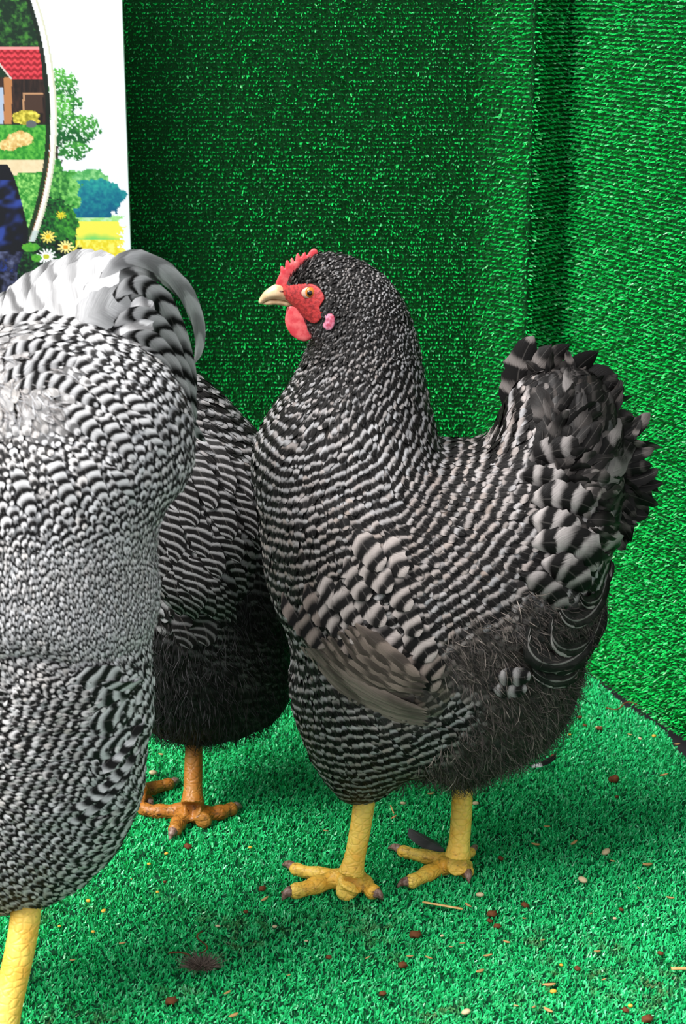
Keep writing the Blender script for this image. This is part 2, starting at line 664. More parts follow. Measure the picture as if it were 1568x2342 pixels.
        for i in big:
            self.feather_obj('feather', v[i], fa[i], fb[i], root)
        o = mesh_obj('plumage', to_world(v[rest], self.Y0, self.S).reshape(-1, 3), self.faces_for(len(rest)), self.mat, root,
                     attrs={'fa': fa[rest].reshape(-1, 4), 'fb': fb[rest].reshape(-1, 4)})
        o['kind'] = 'stuff'
        return len(v)

    def feather_obj(self, name, v, fa, fb, root, Y0=None, mat=None):
        nt, nu = v.shape[:2]
        w = v if Y0 == 'world' else to_world(v, Y0 or self.Y0, self.S)
        return mesh_obj(name, w.reshape(-1, 3), self.faces_for(1, nt, nu), mat or self.mat, root,
                        attrs={'fa': fa.reshape(-1, 4), 'fb': fb.reshape(-1, 4)})

    def big_feather(self, root, name, pts, width, bars=3.0, lift=(2, 10), light=.6, warm=.2, strength=1.0, phase=0.0,
                    duty=.5, roll=0.0, pointed=.0, Y=None, camber=.18, nt=18, curl=0.0, mat=None, w=None, taper=0.0, skew=0.0, bow=.16):
        """one long feather laid along picture points; it rides on the body unless Y (a pair of distances) says where it hangs"""
        p = np.asarray(pts, float)
        m = len(p)
        s = np.linspace(0, 1, nt) ** .9
        seg = np.concatenate([[0], np.cumsum(np.hypot(*np.diff(p, axis=0).T))])
        seg /= seg[-1]
        # smooth interpolation through the points
        if m == 2:
            c = p[0] + s[:, None] * (p[1] - p[0])
        else:
            co = [np.polyfit(seg, p[:, a], min(m - 1, 3)) for a in (0, 1)]
            c = np.stack([np.polyval(k, s) for k in co], 1)
        tan = np.gradient(c, axis=0)
        tan /= np.linalg.norm(tan, axis=1, keepdims=True)
        lat = np.stack([-tan[:, 1], tan[:, 0]], 1)
        t = s
        prof = np.minimum(1, .18 + t * 3.0) * np.sqrt(np.clip(1 - np.clip((t - .55) / .45, 0, 1) ** 2.6, .004, 1)) * (1 - taper * t)
        if pointed:
            prof = prof * (1 - pointed) + pointed * np.minimum(1, .2 + 2.5 * t) * (1 - np.clip((t - .35) / .66, 0, 1) ** 1.5)
        fr = 1 + RNG.normal(0, .07, (nt, 7)) * (np.abs(np.linspace(-1, 1, 7)) > .9)
        half = prof * width / 2
        U = np.linspace(-1, 1, 7)
        cr, sr = math.cos(roll), math.sin(roll)
        xy = c[:, None] + lat[:, None] * (half[:, None] * U * fr * cr)[..., None]
        if w is not None:
            wb = np.linspace(w[0], w[1], nt)
        elif Y is not None:
            wb = np.zeros(nt)
        else:
            wb = np.maximum(self.D(c[:, 0], c[:, 1]) * (self.Q(c[:, 0], c[:, 1]) > 0), 0)
            wb = np.convolve(np.pad(wb, 2, 'edge'), np.ones(5) / 5, 'valid')
        wb = wb + lift[0] + (lift[1] - lift[0]) * t
        ww = wb[:, None] + half[:, None] * (U * sr + (1 - U ** 2) * camber) - curl * (t[:, None] ** 2)
        v = np.concatenate([xy, ww[..., None]], -1)
        ph = phase + bars * t[:, None] - bow * U ** 2 + skew * U
        fa = np.stack([ph, np.broadcast_to(U, ph.shape), np.broadcast_to(t[:, None], ph.shape), np.full(ph.shape, random.random())], -1)
        fb = np.stack([np.full(ph.shape, a) for a in (light, warm, strength, duty)], -1)
        if Y is not None:
            Yt = np.linspace(Y[0], Y[1], nt)[:, None]
            wv = P(v[..., 0], v[..., 1], np.broadcast_to(Yt, ww.shape))
            wv[..., 1] -= v[..., 2] * self.S
            return self.feather_obj(name, wv, fa, fb, root, Y0='world', mat=mat)
        return self.feather_obj(name, v, fa, fb, root, mat=mat)

    def fluff_strands(self, root, thresh, r, length, cols, width=1.1, back=True, spread=.45, lift=16.0, extra=None):
        allv, allc = [], []
        for side in ((1, -1) if back else (1,)):
            rr = r if side > 0 else r * 1.6
            pts = self.scatter(lambda x, y: np.full(np.shape(x), rr), lambda x, y: (self.fluff(x, y) > thresh) * 1.0 + 1e-6, side, 2.2)
            n = len(pts)
            pts = pts[self.fluff(pts[:, 0], pts[:, 1]) > thresh - RNG.uniform(0, .25, n)]
            n = len(pts)
            nn = self.normal(pts)
            fx, fy = self.fx(pts[:, 0], pts[:, 1]), self.fy(pts[:, 0], pts[:, 1])
            clump = np.sin(pts[:, 0] * .055 + 3 * np.sin(pts[:, 1] * .03)) * .5 + np.sin(pts[:, 1] * .07 + 2.0 * np.sin(pts[:, 0] * .045)) * .4
            a = RNG.normal(0, spread, n) + clump * .8
            d = np.stack([fx * np.cos(a) - fy * np.sin(a), fx * np.sin(a) + fy * np.cos(a), RNG.normal(0, .2, n)], 1)
            d -= (d * nn).sum(1, keepdims=True) * nn
            d /= np.linalg.norm(d, axis=1, keepdims=True) + 1e-6
            L = length * RNG.uniform(.5, 1.3, n)
            lf = lift * RNG.uniform(.2, 1.4, n)
            tt = np.array([0, .35, .7, 1.0])
            dr = np.stack([RNG.normal(0, .25, n), .25 + RNG.normal(0, .25, n), np.zeros(n)], 1)
            c = (pts[:, None] + d[:, None] * (L[:, None] * tt)[..., None] + nn[:, None] * (lf[:, None] * np.sin(tt * 2.2))[..., None]
                 + dr[:, None] * (L[:, None] * tt ** 2 * .6)[..., None])
            lat = np.cross(nn, d)
            ra = RNG.uniform(-1, 1, n)
            lat = lat * np.cos(ra)[:, None] + nn * np.sin(ra)[:, None]
            hw = width * RNG.uniform(.6, 1.5, n)[:, None] * np.array([1, .9, .6, .15])
            v = np.stack([c - lat[:, None] * hw[..., None], c + lat[:, None] * hw[..., None]], 2)
            col = np.asarray(cols)[RNG.integers(0, len(cols), n)] * RNG.uniform(.6, 1.4, n)[:, None] * (1 + .45 * clump[:, None])
            col = np.clip(col, 0.002, 1)
            cc = np.concatenate([col, np.ones((n, 1))], 1)
            allv.append(v); allc.append(np.broadcast_to(cc[:, None, None], (n, 4, 2, 4)).copy())
        v, c = np.concatenate(allv), np.concatenate(allc)
        o = mesh_obj('down_fluff', to_world(v, self.Y0, self.S).reshape(-1, 3), self.faces_for(len(v), 4, 2), M['fluff'], root,
                     attrs={'fc': c.reshape(-1, 4)})
        o['kind'] = 'stuff'
        return len(v)

    def body(self, root):
        v, f, _ = sheet(self.poly, 8.0, lambda x, y: np.maximum(self.D(x, y) - 1.5, 0))
        return mesh_obj('body', to_world(v, self.Y0, self.S), f, M['skin_dark'], root)


# ------------------------------------------------------------------ tubes, legs
def tube(pts, rad, n=10, cap=True):
    p = np.asarray(pts, float)
    rad = np.asarray(rad, float)
    t = np.gradient(p, axis=0)
    t /= np.linalg.norm(t, axis=1, keepdims=True) + 1e-12
    ref = np.array([0, 1, 0.0]) if abs(t[0][1]) < .8 else np.array([1.0, 0, 0])
    V = []
    for i in range(len(p)):
        a = np.cross(t[i], ref); a /= np.linalg.norm(a)
        b = np.cross(t[i], a)
        ref = np.cross(a, t[i])
        th = np.linspace(0, 2 * np.pi, n, endpoint=False)
        V.append(p[i] + rad[i] * (np.cos(th)[:, None] * a + np.sin(th)[:, None] * b))
    F = []
    for i in range(len(p) - 1):
        for j in range(n):
            F.append([i * n + j, i * n + (j + 1) % n, (i + 1) * n + (j + 1) % n, (i + 1) * n + j])
    V = np.concatenate(V)
    if cap:
        F.append(list(range(n))[::-1])
        F.append([(len(p) - 1) * n + j for j in range(n)])
    return V, F


def resample(p, n):
    p = np.asarray(p, float)
    s = np.concatenate([[0], np.cumsum(np.linalg.norm(np.diff(p, axis=0), axis=1))])
    s /= s[-1]
    q = np.linspace(0, 1, n)
    k = min(len(p) - 1, 3)
    return np.stack([np.polyval(np.polyfit(s, p[:, a], k), q) for a in range(p.shape[1])], 1)


def make_leg(root, top, top_Y, foot, shank_px, r_top, r_bot, toes, mat, spur=None):
    """top: picture point; foot: ground picture point of the ankle; toes: lists of picture points + radius (m); last point is the claw tip"""
    g = G(foot[0], foot[1], 0.018)
    tp = P(top[0], top[1], top_Y)
    V, F = [], []

    def add(v, f):
        o = sum(len(a) for a in V)
        V.append(v)
        F.extend([[i + o for i in q] for q in f])
    mid = [P(x, y, top_Y + (g[1] - top_Y) * (k + 1) / (len(shank_px) + 1)) for k, (x, y) in enumerate(shank_px)]
    c = resample([tp] + mid + [g], 14)
    s = np.linspace(0, 1, 14)
    r = r_top + (r_bot - r_top) * np.minimum(1, s * 1.6)
    r = r + .0022 * np.clip((s - .8) / .2, 0, 1) ** 1.5
    add(*tube(c, r, 14))
    claws = []
    for pts, rad in toes:
        base = g + np.array([0, 0, -.006])
        gp = [base] + [G(x, y, rad * z) for (x, y), z in zip(pts[:-1], [1.0, .95, .85, .8])]
        n = 16
        c = resample(gp, n) if len(gp) > 2 else np.linspace(gp[0], gp[1], n)
        s = np.linspace(0, 1, n)
        rr = rad * (1.15 - .35 * s) * (1 + .10 * np.cos(s * 2 * np.pi * 3.2))
        rr[-1] *= .7
        c[:, 2] = np.maximum(c[:, 2], rr * .75)
        add(*tube(c, rr, 12))
        d = c[-1] - c[-3]
        d /= np.linalg.norm(d)
        tip = G(*pts[-1], .0015)
        if rad > .0070 and len(pts) == 3 and rad < .0087:
            continue                     # the ball of the foot has no claw
        claws.append((c[-1] - d * rad * .5, c[-1] + (tip - c[-1]) * .5 + np.array([0, 0, .0022]), tip, rad * .62))
    leg = mesh_obj('leg', np.concatenate(V), F, mat, root)
    rm = leg.modifiers.new('fuse', 'REMESH')
    rm.mode = 'VOXEL'
    rm.voxel_size = .0011
    rm.use_smooth_shade = True
    sm = leg.modifiers.new('soften', 'SMOOTH')
    sm.factor = .5
    sm.iterations = 4
    for a, b, e, rad in claws:
        c = resample([a, b, e], 7)
        v, f = tube(c, rad * np.array([1, .98, .9, .75, .55, .33, .08]), 8)
        mesh_obj('claw', v, f, M['claw'], leg)
    return leg


def ellipsoid(center, rx, ry, rz, nu=16, nv=10):
    V = []
    for i in range(nv + 1):
        th = math.pi * i / nv
        for j in range(nu):
            ph = 2 * math.pi * j / nu
            V.append((center[0] + rx * math.sin(th) * math.cos(ph), center[1] + ry * math.sin(th) * math.sin(ph), center[2] + rz * math.cos(th)))
    F = []
    for i in range(nv):
        for j in range(nu):
            F.append([i * nu + j, (i + 1) * nu + j, (i + 1) * nu + (j + 1) % nu, i * nu + (j + 1) % nu])
    return np.array(V), F


# ================================================================== THE SETTING
YB = 1.557            # back wall
CORNER = np.array([0.205, 1.565])
RIGHT_DIR = np.array([0.063, -0.154]) / np.hypot(0.063, 0.154)


def turf_material(name, c_dark, c_light, c_glint, rough=.33):
    m = NT(name)
    v, tip, hue, a = m.attr('fc')  # tip: strength of the glint painted into a blade's colour
    col = m.mix(v, c_dark, c_light)
    col = m.mix(m.math('MULTIPLY', tip, .35), col, c_glint)  # pale mint colour imitates sparkle on some blades
    m.set(color=col, rough=rough, spec=.55)
    return m


def floor_turf():
    m = turf_material('floor_turf', lin((12, 156, 86)), lin((60, 232, 142)), lin((160, 240, 204)))
    geo = m.n('ShaderNodeNewGeometry').outputs['Position']
    col = m.bsdf.inputs['Base Color'].links[0].from_socket
    big = m.noise(geo, 9.0, 4.0, .65)
    fine = m.noise(geo, 90.0, 3.0, .7)
    sep = m.n('ShaderNodeSeparateXYZ')
    m.link(geo, sep.inputs[0])
    # trodden dirt, mostly towards the front of the pen
    front = m.math('SUBTRACT', 1.0, m.smooth(sep.outputs[1], .98, 1.12))
    d = m.math('MULTIPLY', m.smooth(big, .50, .64), m.smooth(fine, .44, .62))
    d = m.math('MULTIPLY', d, m.math('ADD', .12, m.math('MULTIPLY', front, .70)))
    m.set(color=m.mix(d, col, lin((96, 62, 34))))
    return m.m


M['wall_turf'] = turf_material('wall_turf', lin((0, 140, 52)), lin((30, 236, 106)), lin((160, 242, 202))).m
M['floor_turf'] = floor_turf()
M['wall_base'] = plain('turf_backing_wall', lin((0, 58, 21)), .8, .2)
M['floor_base'] = plain('turf_backing_floor', lin((2, 60, 34)), .8, .2)
M['under_floor'] = plain('bare_dark_ground', lin((26, 24, 26)), .8, .2, var=.4, scale=40)


def blades(name, roots, dirs, length, width, mat, parent, curve=None):
    n = len(roots)
    d = dirs / np.linalg.norm(dirs, axis=1, keepdims=True)
    r = RNG.normal(0, 1, (n, 3))
    lat = np.cross(d, r)
    lat /= np.linalg.norm(lat, axis=1, keepdims=True) + 1e-9
    L = (length * RNG.uniform(.6, 1.25, n))[:, None]
    w = (width * RNG.uniform(.7, 1.3, n))[:, None] / 2
    tip = roots + d * L
    if curve is not None:
        tip = tip + curve * L
    v = np.stack([roots - lat * w, roots + lat * w, tip + lat * w * .55, tip - lat * w * .55], 1)
    f = np.arange(n * 4).reshape(n, 4)
    val = np.clip(RNG.beta(1.6, 1.8, n), 0, 1)
    glintv = (RNG.uniform(0, 1, n) < .10) * RNG.uniform(.4, 1, n)  # a random few blades carry a painted glint
    c = np.stack([val, glintv, RNG.uniform(0, 1, n), np.ones(n)], 1)
    cc = np.repeat(c[:, None], 4, 1)
    cc[:, 2:, 1] += .25 * glintv[:, None]
    o = mesh_obj(name, v.reshape(-1, 3), f, mat, parent, smooth=False, attrs={'fc': cc.reshape(-1, 4)})
    o['kind'] = 'stuff'
    return o


def strip_wall(name, plan, z1, row, step, blade_len, droop, region=None):
    """a hung carpet: the plan curve (x, y) stood up from the floor to z1, with rows of tufts"""
    plan = np.asarray(plan, float)
    s = np.concatenate([[0], np.cumsum(np.hypot(*np.diff(plan, axis=0).T))])
    nz = 30
    zz = np.linspace(0.004, z1, nz)
    back = .008
    tn = np.gradient(plan, axis=0)
    tn /= np.linalg.norm(tn, axis=1, keepdims=True)
    nr = np.stack([tn[:, 1], -tn[:, 0]], 1)
    n = len(plan)
    V = []
    for off in (0, back):
        for z in (zz if off == 0 else zz):
            q = plan - nr * off
            V.append(np.concatenate([q, np.full((n, 1), z)], 1))
    V = np.concatenate(V)
    F = []
    idx = np.arange(2 * nz * n).reshape(2, nz, n)
    for i in range(nz - 1):
        for j in range(n - 1):
            F.append([idx[0, i, j], idx[0, i, j + 1], idx[0, i + 1, j + 1], idx[0, i + 1, j]])
            F.append([idx[1, i, j + 1], idx[1, i, j], idx[1, i + 1, j], idx[1, i + 1, j + 1]])
    for i in (0, nz - 1):
        for j in range(n - 1):
            F.append([idx[0, i, j], idx[1, i, j], idx[1, i, j + 1], idx[0, i, j + 1]])
    for j in (0, n - 1):
        for i in range(nz - 1):
            F.append([idx[0, i, j], idx[0, i + 1, j], idx[1, i + 1, j], idx[1, i, j]])
    w = mesh_obj(name, V, F, M['wall_base'])
    w['kind'] = 'structure'
    rows = np.arange(.003, z1, row)
    ss = np.arange(0, s[-1], step)
    A, B = np.meshgrid(ss, rows)
    A = A.ravel() + RNG.uniform(-.5, .5, A.size) * step
    B = B.ravel() + RNG.normal(0, .11, B.size) * row
    if region is not None:
        x = np.interp(A, s, plan[:, 0])
        k = region(x, B)
        A, B = A[k], B[k]
    x, y = np.interp(A, s, plan[:, 0]), np.interp(A, s, plan[:, 1])
    nx, ny = np.interp(A, s, nr[:, 0]), np.interp(A, s, nr[:, 1])
    N = len(A)
    roots = np.stack([x, y, B], 1)
    dirs = np.stack([nx, ny, np.zeros(N)], 1) + RNG.normal(0, .25, (N, 3)) + np.array([0, 0, droop])
    blades('turf_pile', roots, dirs, blade_len, .0012, M['wall_turf'], w)
    return w


# back wall: flat, then the carpet rolls out into a soft ridge just before the corner
def corner_plan():
    xs = np.concatenate([np.linspace(-.95, .10, 40), np.linspace(.105, .201, 44)])
    ys = np.full(len(xs), YB)
    ridge = .161
    left = np.clip((xs - .112) / (ridge - .112), 0, 1)
    right = np.clip((xs - ridge) / (.200 - ridge), 0, 1)
    bump = np.where(xs <= ridge, left ** 1.7, 1 - right)
    ys = ys - .044 * bump
    ys = np.convolve(np.pad(ys, 1, 'edge'), [.25, .5, .25], 'valid')
    return np.stack([xs, ys], 1)


plan_back = corner_plan()
strip_wall('wall_back', plan_back, .66, .0038, .0012, .0036, -.10, region=lambda x, z: (x > -.27) | (z < .30))
c0 = plan_back[-1]
tt = np.linspace(-.03, .60, 42)
plan_right = np.array([0.2005, 1.549]) + tt[:, None] * RIGHT_DIR
plan_right[:, 0] += .010 * np.exp(-((tt - .02) / .03) ** 2) * 0
strip_wall('wall_right', plan_right, .68, .0038, .0012, .0036, -.10)

# floor: dark ground below, a carpet sheet that stops short of the right wall
gnd = mesh_obj('floor', [(-1.6, .2, -.012), (1.2, .2, -.012), (1.2, 1.9, -.012), (-1.6, 1.9, -.012),
                         (-1.6, .2, -.03), (1.2, .2, -.03), (1.2, 1.9, -.03), (-1.6, 1.9, -.03)],
               [[0, 1, 2, 3], [7, 6, 5, 4], [0, 4, 5, 1], [1, 5, 6, 2], [2, 6, 7, 3], [3, 7, 4, 0]], M['under_floor'], smooth=False)
gnd['kind'] = 'structure'


def right_limit(y):
    # the carpet edge: tight to the wall at the back, a gap that opens towards the front
    wx = .2005 + (1.549 - y) / .154 * .063
    t = 1.549 - y
    return wx - (.001 + .085 * np.clip(t - .05, 0, .4) * (1 + .35 * np.sin(t * 60) + .25 * np.sin(t * 23)))


ys = np.linspace(.45, YB - .002, 60)
xr = right_limit(ys)
V = [(-1.0, y, 0.0) for y in ys] + [(x, y, 0.0) for x, y in zip(xr, ys)] + [(-1.0, y, -.0115) for y in ys] + [(x, y, -.0115) for x, y in zip(xr, ys)]
n = len(ys)
F = [[i, n + i, n + i + 1, i + 1] for i in range(n - 1)] + [[n + i, 3 * n + i, 3 * n + i + 1, n + i + 1] for i in range(n - 1)] \
    + [[2 * n + i + 1, 3 * n + i + 1, 3 * n + i, 2 * n + i] for i in range(n - 1)] + [[i + 1, 2 * n + i + 1, 2 * n + i, i] for i in range(n - 1)] \
    + [[0, 2 * n, 3 * n, n], [n - 1, 2 * n - 1, 4 * n - 1, 3 * n - 1]]
carpet = mesh_obj('floor_carpet', V, F, M['floor_base'], smooth=False)
carpet['kind'] = 'structure'
NB = 400000
bx = RNG.uniform(-.55, .55, NB)
by = RNG.uniform(.80, YB - .004, NB)
k = bx < right_limit(by) - .0005
bx, by = bx[k], by[k]
roots = np.stack([bx, by, np.zeros(len(bx))], 1)
dirs = np.array([.25, -.15, 1.0]) + RNG.normal(0, .55, (len(bx), 3))
dirs[:, 2] = np.maximum(np.abs(dirs[:, 2]), .35)
blades('turf_pile', roots, dirs, .0034, .0013, M['floor_turf'], carpet)

# ================================================================== THE PRINTED BANNER
def vnoise(x, y, scale, seed, octaves=3):
    out = np.zeros(np.shape(x))
    amp, tot = 1.0, 0.0
    for o in range(octaves):
        r = np.random.default_rng(seed + o)
        tab = r.uniform(0, 1, (256, 256))
        gx, gy = x / scale, y / scale
        i, j = np.floor(gx).astype(int), np.floor(gy).astype(int)
        fx, fy = gx - i, gy - j
        fx, fy = fx * fx * (3 - 2 * fx), fy * fy * (3 - 2 * fy)
        t = lambda a, b: tab[b % 256, a % 256]
        out += amp * (t(i, j) * (1 - fx) * (1 - fy) + t(i + 1, j) * fx * (1 - fy) + t(i, j + 1) * (1 - fx) * fy + t(i + 1, j + 1) * fx * fy)
        tot += amp
        amp *= .55
        scale /= 2.1
    return out / tot


def paint_banner(x, y):
    """the printed farm scene; x, y in picture pixels of the banner face, returns sRGB 0..255"""
    img = np.empty(x.shape + (3,))
    img[:] = (234, 239, 247)

    def put(mask, col, a=1.0):
        m = (np.asarray(mask, float) * a)[..., None]
        img[:] = img * (1 - m) + np.asarray(col, float) * m

    def two(mask, c1, c2, f):
        f = np.clip(f, 0, 1)[..., None]
        c = np.asarray(c1, float) * (1 - f) + np.asarray(c2, float) * f
        m = np.asarray(mask, float)[..., None]
        img[:] = img * (1 - m) + c * m

    def blob(cx, cy, rx, ry, rough, seed, sc=16):
        d = ((x - cx) / rx) ** 2 + ((y - cy) / ry) ** 2
        return d + rough * (vnoise(x, y, sc, seed) - .5) * 2 < 1

    n1, n2, n3 = vnoise(x, y, 14, 3), vnoise(x, y, 6, 9), vnoise(x, y, 30, 21)
    nf = vnoise(x, y, 4, 40, 2)
    st = lambda a, lo, hi: np.clip((a - lo) / (hi - lo), 0, 1)
    # meadow strips
    edge = 274 + 5 * np.sin(y * .22) + 34 * (n2 - .5) + (y - 500) * .12
    fld = (y > 493 + 8 * (n2 - .5)) & (x < edge)
    stripe = np.sin((y - 493) / 15.5) * .5 + .5 + (n3 - .5) * .5
    two(fld, (120, 206, 104), (236, 228, 84), st(stripe, .25, .7))
    two(fld & (y > 636), (60, 150, 60), (130, 200, 90), n2)
    two(fld & (y > 548) & (y < 640), (226, 206, 40), (250, 236, 110), st(n2, .35, .7))
    two(fld & (y < 507), (186, 228, 178), (150, 214, 120), st(n2, .3, .7))
    # distant trees
    two(blob(195, 425, 62, 36, .55, 5), (70, 160, 84), (150, 212, 140), st(n2, .3, .75))
    bush = blob(212, 455, 78, 48, .5, 8, 20) & (y < 498)
    two(bush, (0, 92, 128), (40, 160, 152), st(n2 + (470 - y) / 130, .3, 1.1))
    two(blob(140, 440, 46, 50, .6, 15, 12), (50, 140, 50), (150, 214, 120), st(n2, .3, .75))
    # the slim tree
    for cx, cy, rx, ry, sd in ((132, 205, 44, 42, 2), (150, 235, 36, 22, 4), (160, 300, 62, 40, 6), (135, 285, 40, 60, 7), (168, 345, 36, 20, 12)):
        mk = blob(cx, cy, rx, ry, .85, sd, 11)
        two(mk, (12, 84, 36), (98, 186, 72), st(nf * .5 + n2 * .6 + (cy - y) / 110, .25, .9))
        img[mk & (nf > .66)] = (226, 240, 230)
    tr = np.abs(x - (132 + 3 * np.sin(y * .03))) < 3.2 - (y - 340) * .004
    put(tr & (y > 335) & (y < 470), (54, 44, 34))
    put((np.abs(x - (132 - (y - 395) * .35)) < 1.8) & (y > 365) & (y < 395), (54, 44, 34))
    # shrubs and flowers at the foot
    two((blob(112, 430, 44, 70, .6, 31, 12) & (x > 96)), (26, 104, 40), (128, 202, 96), st(n2, .3, .75))
    two(blob(108, 545, 62, 100, .5, 33, 14) & (y > 440), (4, 34, 22), (34, 130, 44), st(n2 * .6 + nf * .5, .38, .75))
    two(blob(150, 520, 26, 50, .7, 35, 12), (10, 70, 30), (70, 160, 50), st(n2, .3, .75))
    two(blob(60, 600, 130, 75, .5, 36, 14) & (y > 545), (4, 22, 20), (36, 120, 40), st(n2 * .6 + nf * .5, .45, .85))

    def flower(cx, cy, r, pet, heart, np_=11):
        a = np.arctan2(y - cy, x - cx)
        d = np.hypot(x - cx, (y - cy) * 1.25)
        rr = r * (.72 + .28 * np.cos(a * np_))
        put(d < rr, pet)
        put(d < r * .3, heart)
    # inside the oval: yard, hut, hedge
    by_, ex = np.array([-400, -200, 0, 100, 200, 300, 400, 480, 548.0]), np.array([-120, 10, 72, 99, 113, 117, 107, 90, 68.0])
    ring = np.interp(y, by_, ex)
    ring = np.polyval(np.polyfit(by_[2:], ex[2:], 5), y) * (y >= 0) + ring * (y < 0)
    inn = (x < ring - 2) & (y < 560)
    put(inn, (18, 48, 26))
    two(inn & (y < 112), (8, 40, 22), (66, 132, 48), st(n2 * .55 + n1 * .6, .52, .8))
    two(inn & (y >= 286), (30, 130, 36), (104, 190, 70), st(n2, .3, .75))
    two(inn & (y >= 366) & (y < 400 + x * .05), (226, 200, 158), (240, 222, 186), n2)
    two(inn & (y >= 398 - x * .05) & (x > 40), (36, 130, 40), (166, 226, 120), st(n2 * .5 + nf * .5, .35, .7))
    wall = inn & (y > 176) & (y < 284)
    two(wall, (30, 20, 18), (64, 42, 34), st(vnoise(x, y * .15, 5, 77), .35, .75))
    put(wall & (x > 54) & (x < 98) & (y > 212) & (y < 258), (70, 48, 38))
    put(wall & (((np.abs(x - 54) < 2.2) & (y > 212) & (y < 258)) | ((np.abs(y - 214) < 2.6) & (x > 54) & (x < 98))), (190, 142, 104))
    put(wall & (x > 9) & (x < 27) & (x < 30), (186, 124, 76))
    put(wall & (x < 8) & (y > 200), (176, 190, 214))
    roof = inn & (y > 108) & (y < 180) & (x > -60 + 0 * y) & (y < 148 + np.clip((x + 0) * 1.25, -60, 32)) & (x < 96)
    two(roof, (150, 24, 36), (228, 66, 78), st(.5 + .5 * np.sin(y * .46 + 1.2 * np.sin(x * .42)) + (n2 - .5) * .9, .2, .8))
    put(roof & (y < 114), (236, 150, 150))
    put(inn & (np.abs(y - (148 + np.clip(x * 1.25, -60, 32))) < 3) & (x < 26), (222, 204, 196))
    two(blob(60, 270, 32, 17, .5, 51, 9) & inn, (150, 140, 30), (250, 228, 96), st(n2, .3, .7))
    put(blob(72, 284, 12, 8, .3, 52) & inn, (96, 100, 104))
    two((blob(46, 318, 30, 18, .4, 53, 9) | blob(20, 332, 22, 13, .4, 54, 9)) & inn, (206, 160, 84), (252, 226, 164), st(n2, .25, .7))
    put(inn & (x > ring - 12), (10, 26, 16), .85)
    rim = (np.abs(x - (ring + 6)) < 7.5) & (y < 552)
    put(rim, (240, 240, 232))
    put(rim & (x > ring + 9), (214, 212, 190))
    put(rim & (x < ring + .5) & (y > 330), (150, 84, 44))
    put(rim & (y > 528), (180, 196, 200), .7)
    # printed dark blue bird
    bird = (x < 12 + 52 * np.clip((y - 374) / 150, 0, 1) ** .62) & (y > 376) & (y < 575 + 0 * x)
    bird |= (x < 66 - np.clip((y - 540) * .35, 0, 40)) & (y >= 540) & (y < 740)
    bird |= (x < 40) & (y >= 560) & (y < 760)
    bird &= x > -150 + np.abs(y - 520) * .3
    put(bird, (10, 12, 22))
    fe = vnoise(x * .8 + y * .25, y, 22, 61, 2)
    two(bird & (y > 412) & (fe > .48) & (x < 52), (10, 14, 34), (44, 66, 150), st(fe, .52, .82))
    two(bird & (y > 575) & (n1 > .42), (26, 28, 50), (92, 98, 136), st(n1, .42, .75))
    flower(110, 541, 19, (248, 226, 110), (236, 190, 40))
    flower(140, 492, 12, (226, 212, 50), (200, 180, 30))
    flower(106, 587, 24, (250, 252, 252), (196, 196, 50), 13)
    flower(150, 565, 20, (250, 236, 150), (220, 150, 40))
    two(blob(84, 590, 12, 8, .4, 71) | blob(70, 566, 20, 10, .4, 72) | blob(150, 596, 14, 9, .4, 73), (40, 130, 40), (120, 196, 60), n2)
    return np.clip(img, 0, 255)


def banner():
    Y = 1.500
    st = 2.1
    gx = np.concatenate([np.linspace(-700, -130, 40)[:-1], np.arange(-130, 279, st)])
    gy = np.concatenate([np.linspace(-330, -24, 12)[:-1], np.arange(-24, 660, st), np.linspace(662, 1120, 30)])
    X, Yp = np.meshgrid(gx, gy)
    # the board hangs upright, so its right edge stands at one place
    xe = P(278.0, 0.0, Y)[0]
    Z = P(np.full(len(gy), CX), gy, Y)[:, 2]
    sx = P(gx, np.full(len(gx), 300.0), Y)[:, 0]
    sx = sx + (xe - sx[-1])
    WX, WZ = np.meshgrid(sx, Z)
    a, b = (WX - 0), WZ
    # picture pixel of every board point
    dy, dz = Y, WZ - CAM_H
    depth = dy * CP - dz * SP
    px = CX + FPX * WX / depth
    py = CY - FPX * (dy * SP + dz * CP) / depth
    col = np.asarray(lin(paint_banner(px, py)))
    col = np.moveaxis(col, 0, 0)
    n, m = X.shape
    V = np.stack([WX, np.full_like(WX, Y), WZ], -1).reshape(-1, 3)
    id_ = np.arange(n * m).reshape(n, m)
    Fq = np.stack([id_[:-1, :-1], id_[1:, :-1], id_[1:, 1:], id_[:-1, 1:]], -1).reshape(-1, 4)
    root = thing('farm_banner', 'white banner printed with a farmyard in a cream oval and a dark blue bird', 'banner',
                 (float(sx.mean()), Y, float(Z.min())))
    m_ = NT('printed_vinyl')
    r, g, bl, al = m_.attr('fc')
    cc = m_.n('ShaderNodeCombineColor')
    for i, s in enumerate((r, g, bl)):
        m_.link(s, cc.inputs[i])
    m_.set(color=cc.outputs[0], rough=.35, spec=.4)
    c4 = np.concatenate([col.reshape(-1, 3), np.ones((n * m, 1))], 1)
    mesh_obj('printed_face', V, Fq, m_.m, root, attrs={'fc': c4})
    x0, x1, z0, z1 = sx[0], sx[-1], Z.min(), Z.max()
    Vb = [(x, y, z) for y in (Y + .0006, Y + .006) for x, z in ((x0, z0), (x1, z0), (x1, z1), (x0, z1))]
    mesh_obj('board', Vb, [[0, 1, 2, 3], [7, 6, 5, 4], [0, 4, 5, 1], [1, 5, 6, 2], [2, 6, 7, 3], [3, 7, 4, 0]],
             plain('white_board', (.8, .82, .84), .5), root, smooth=False)


banner()

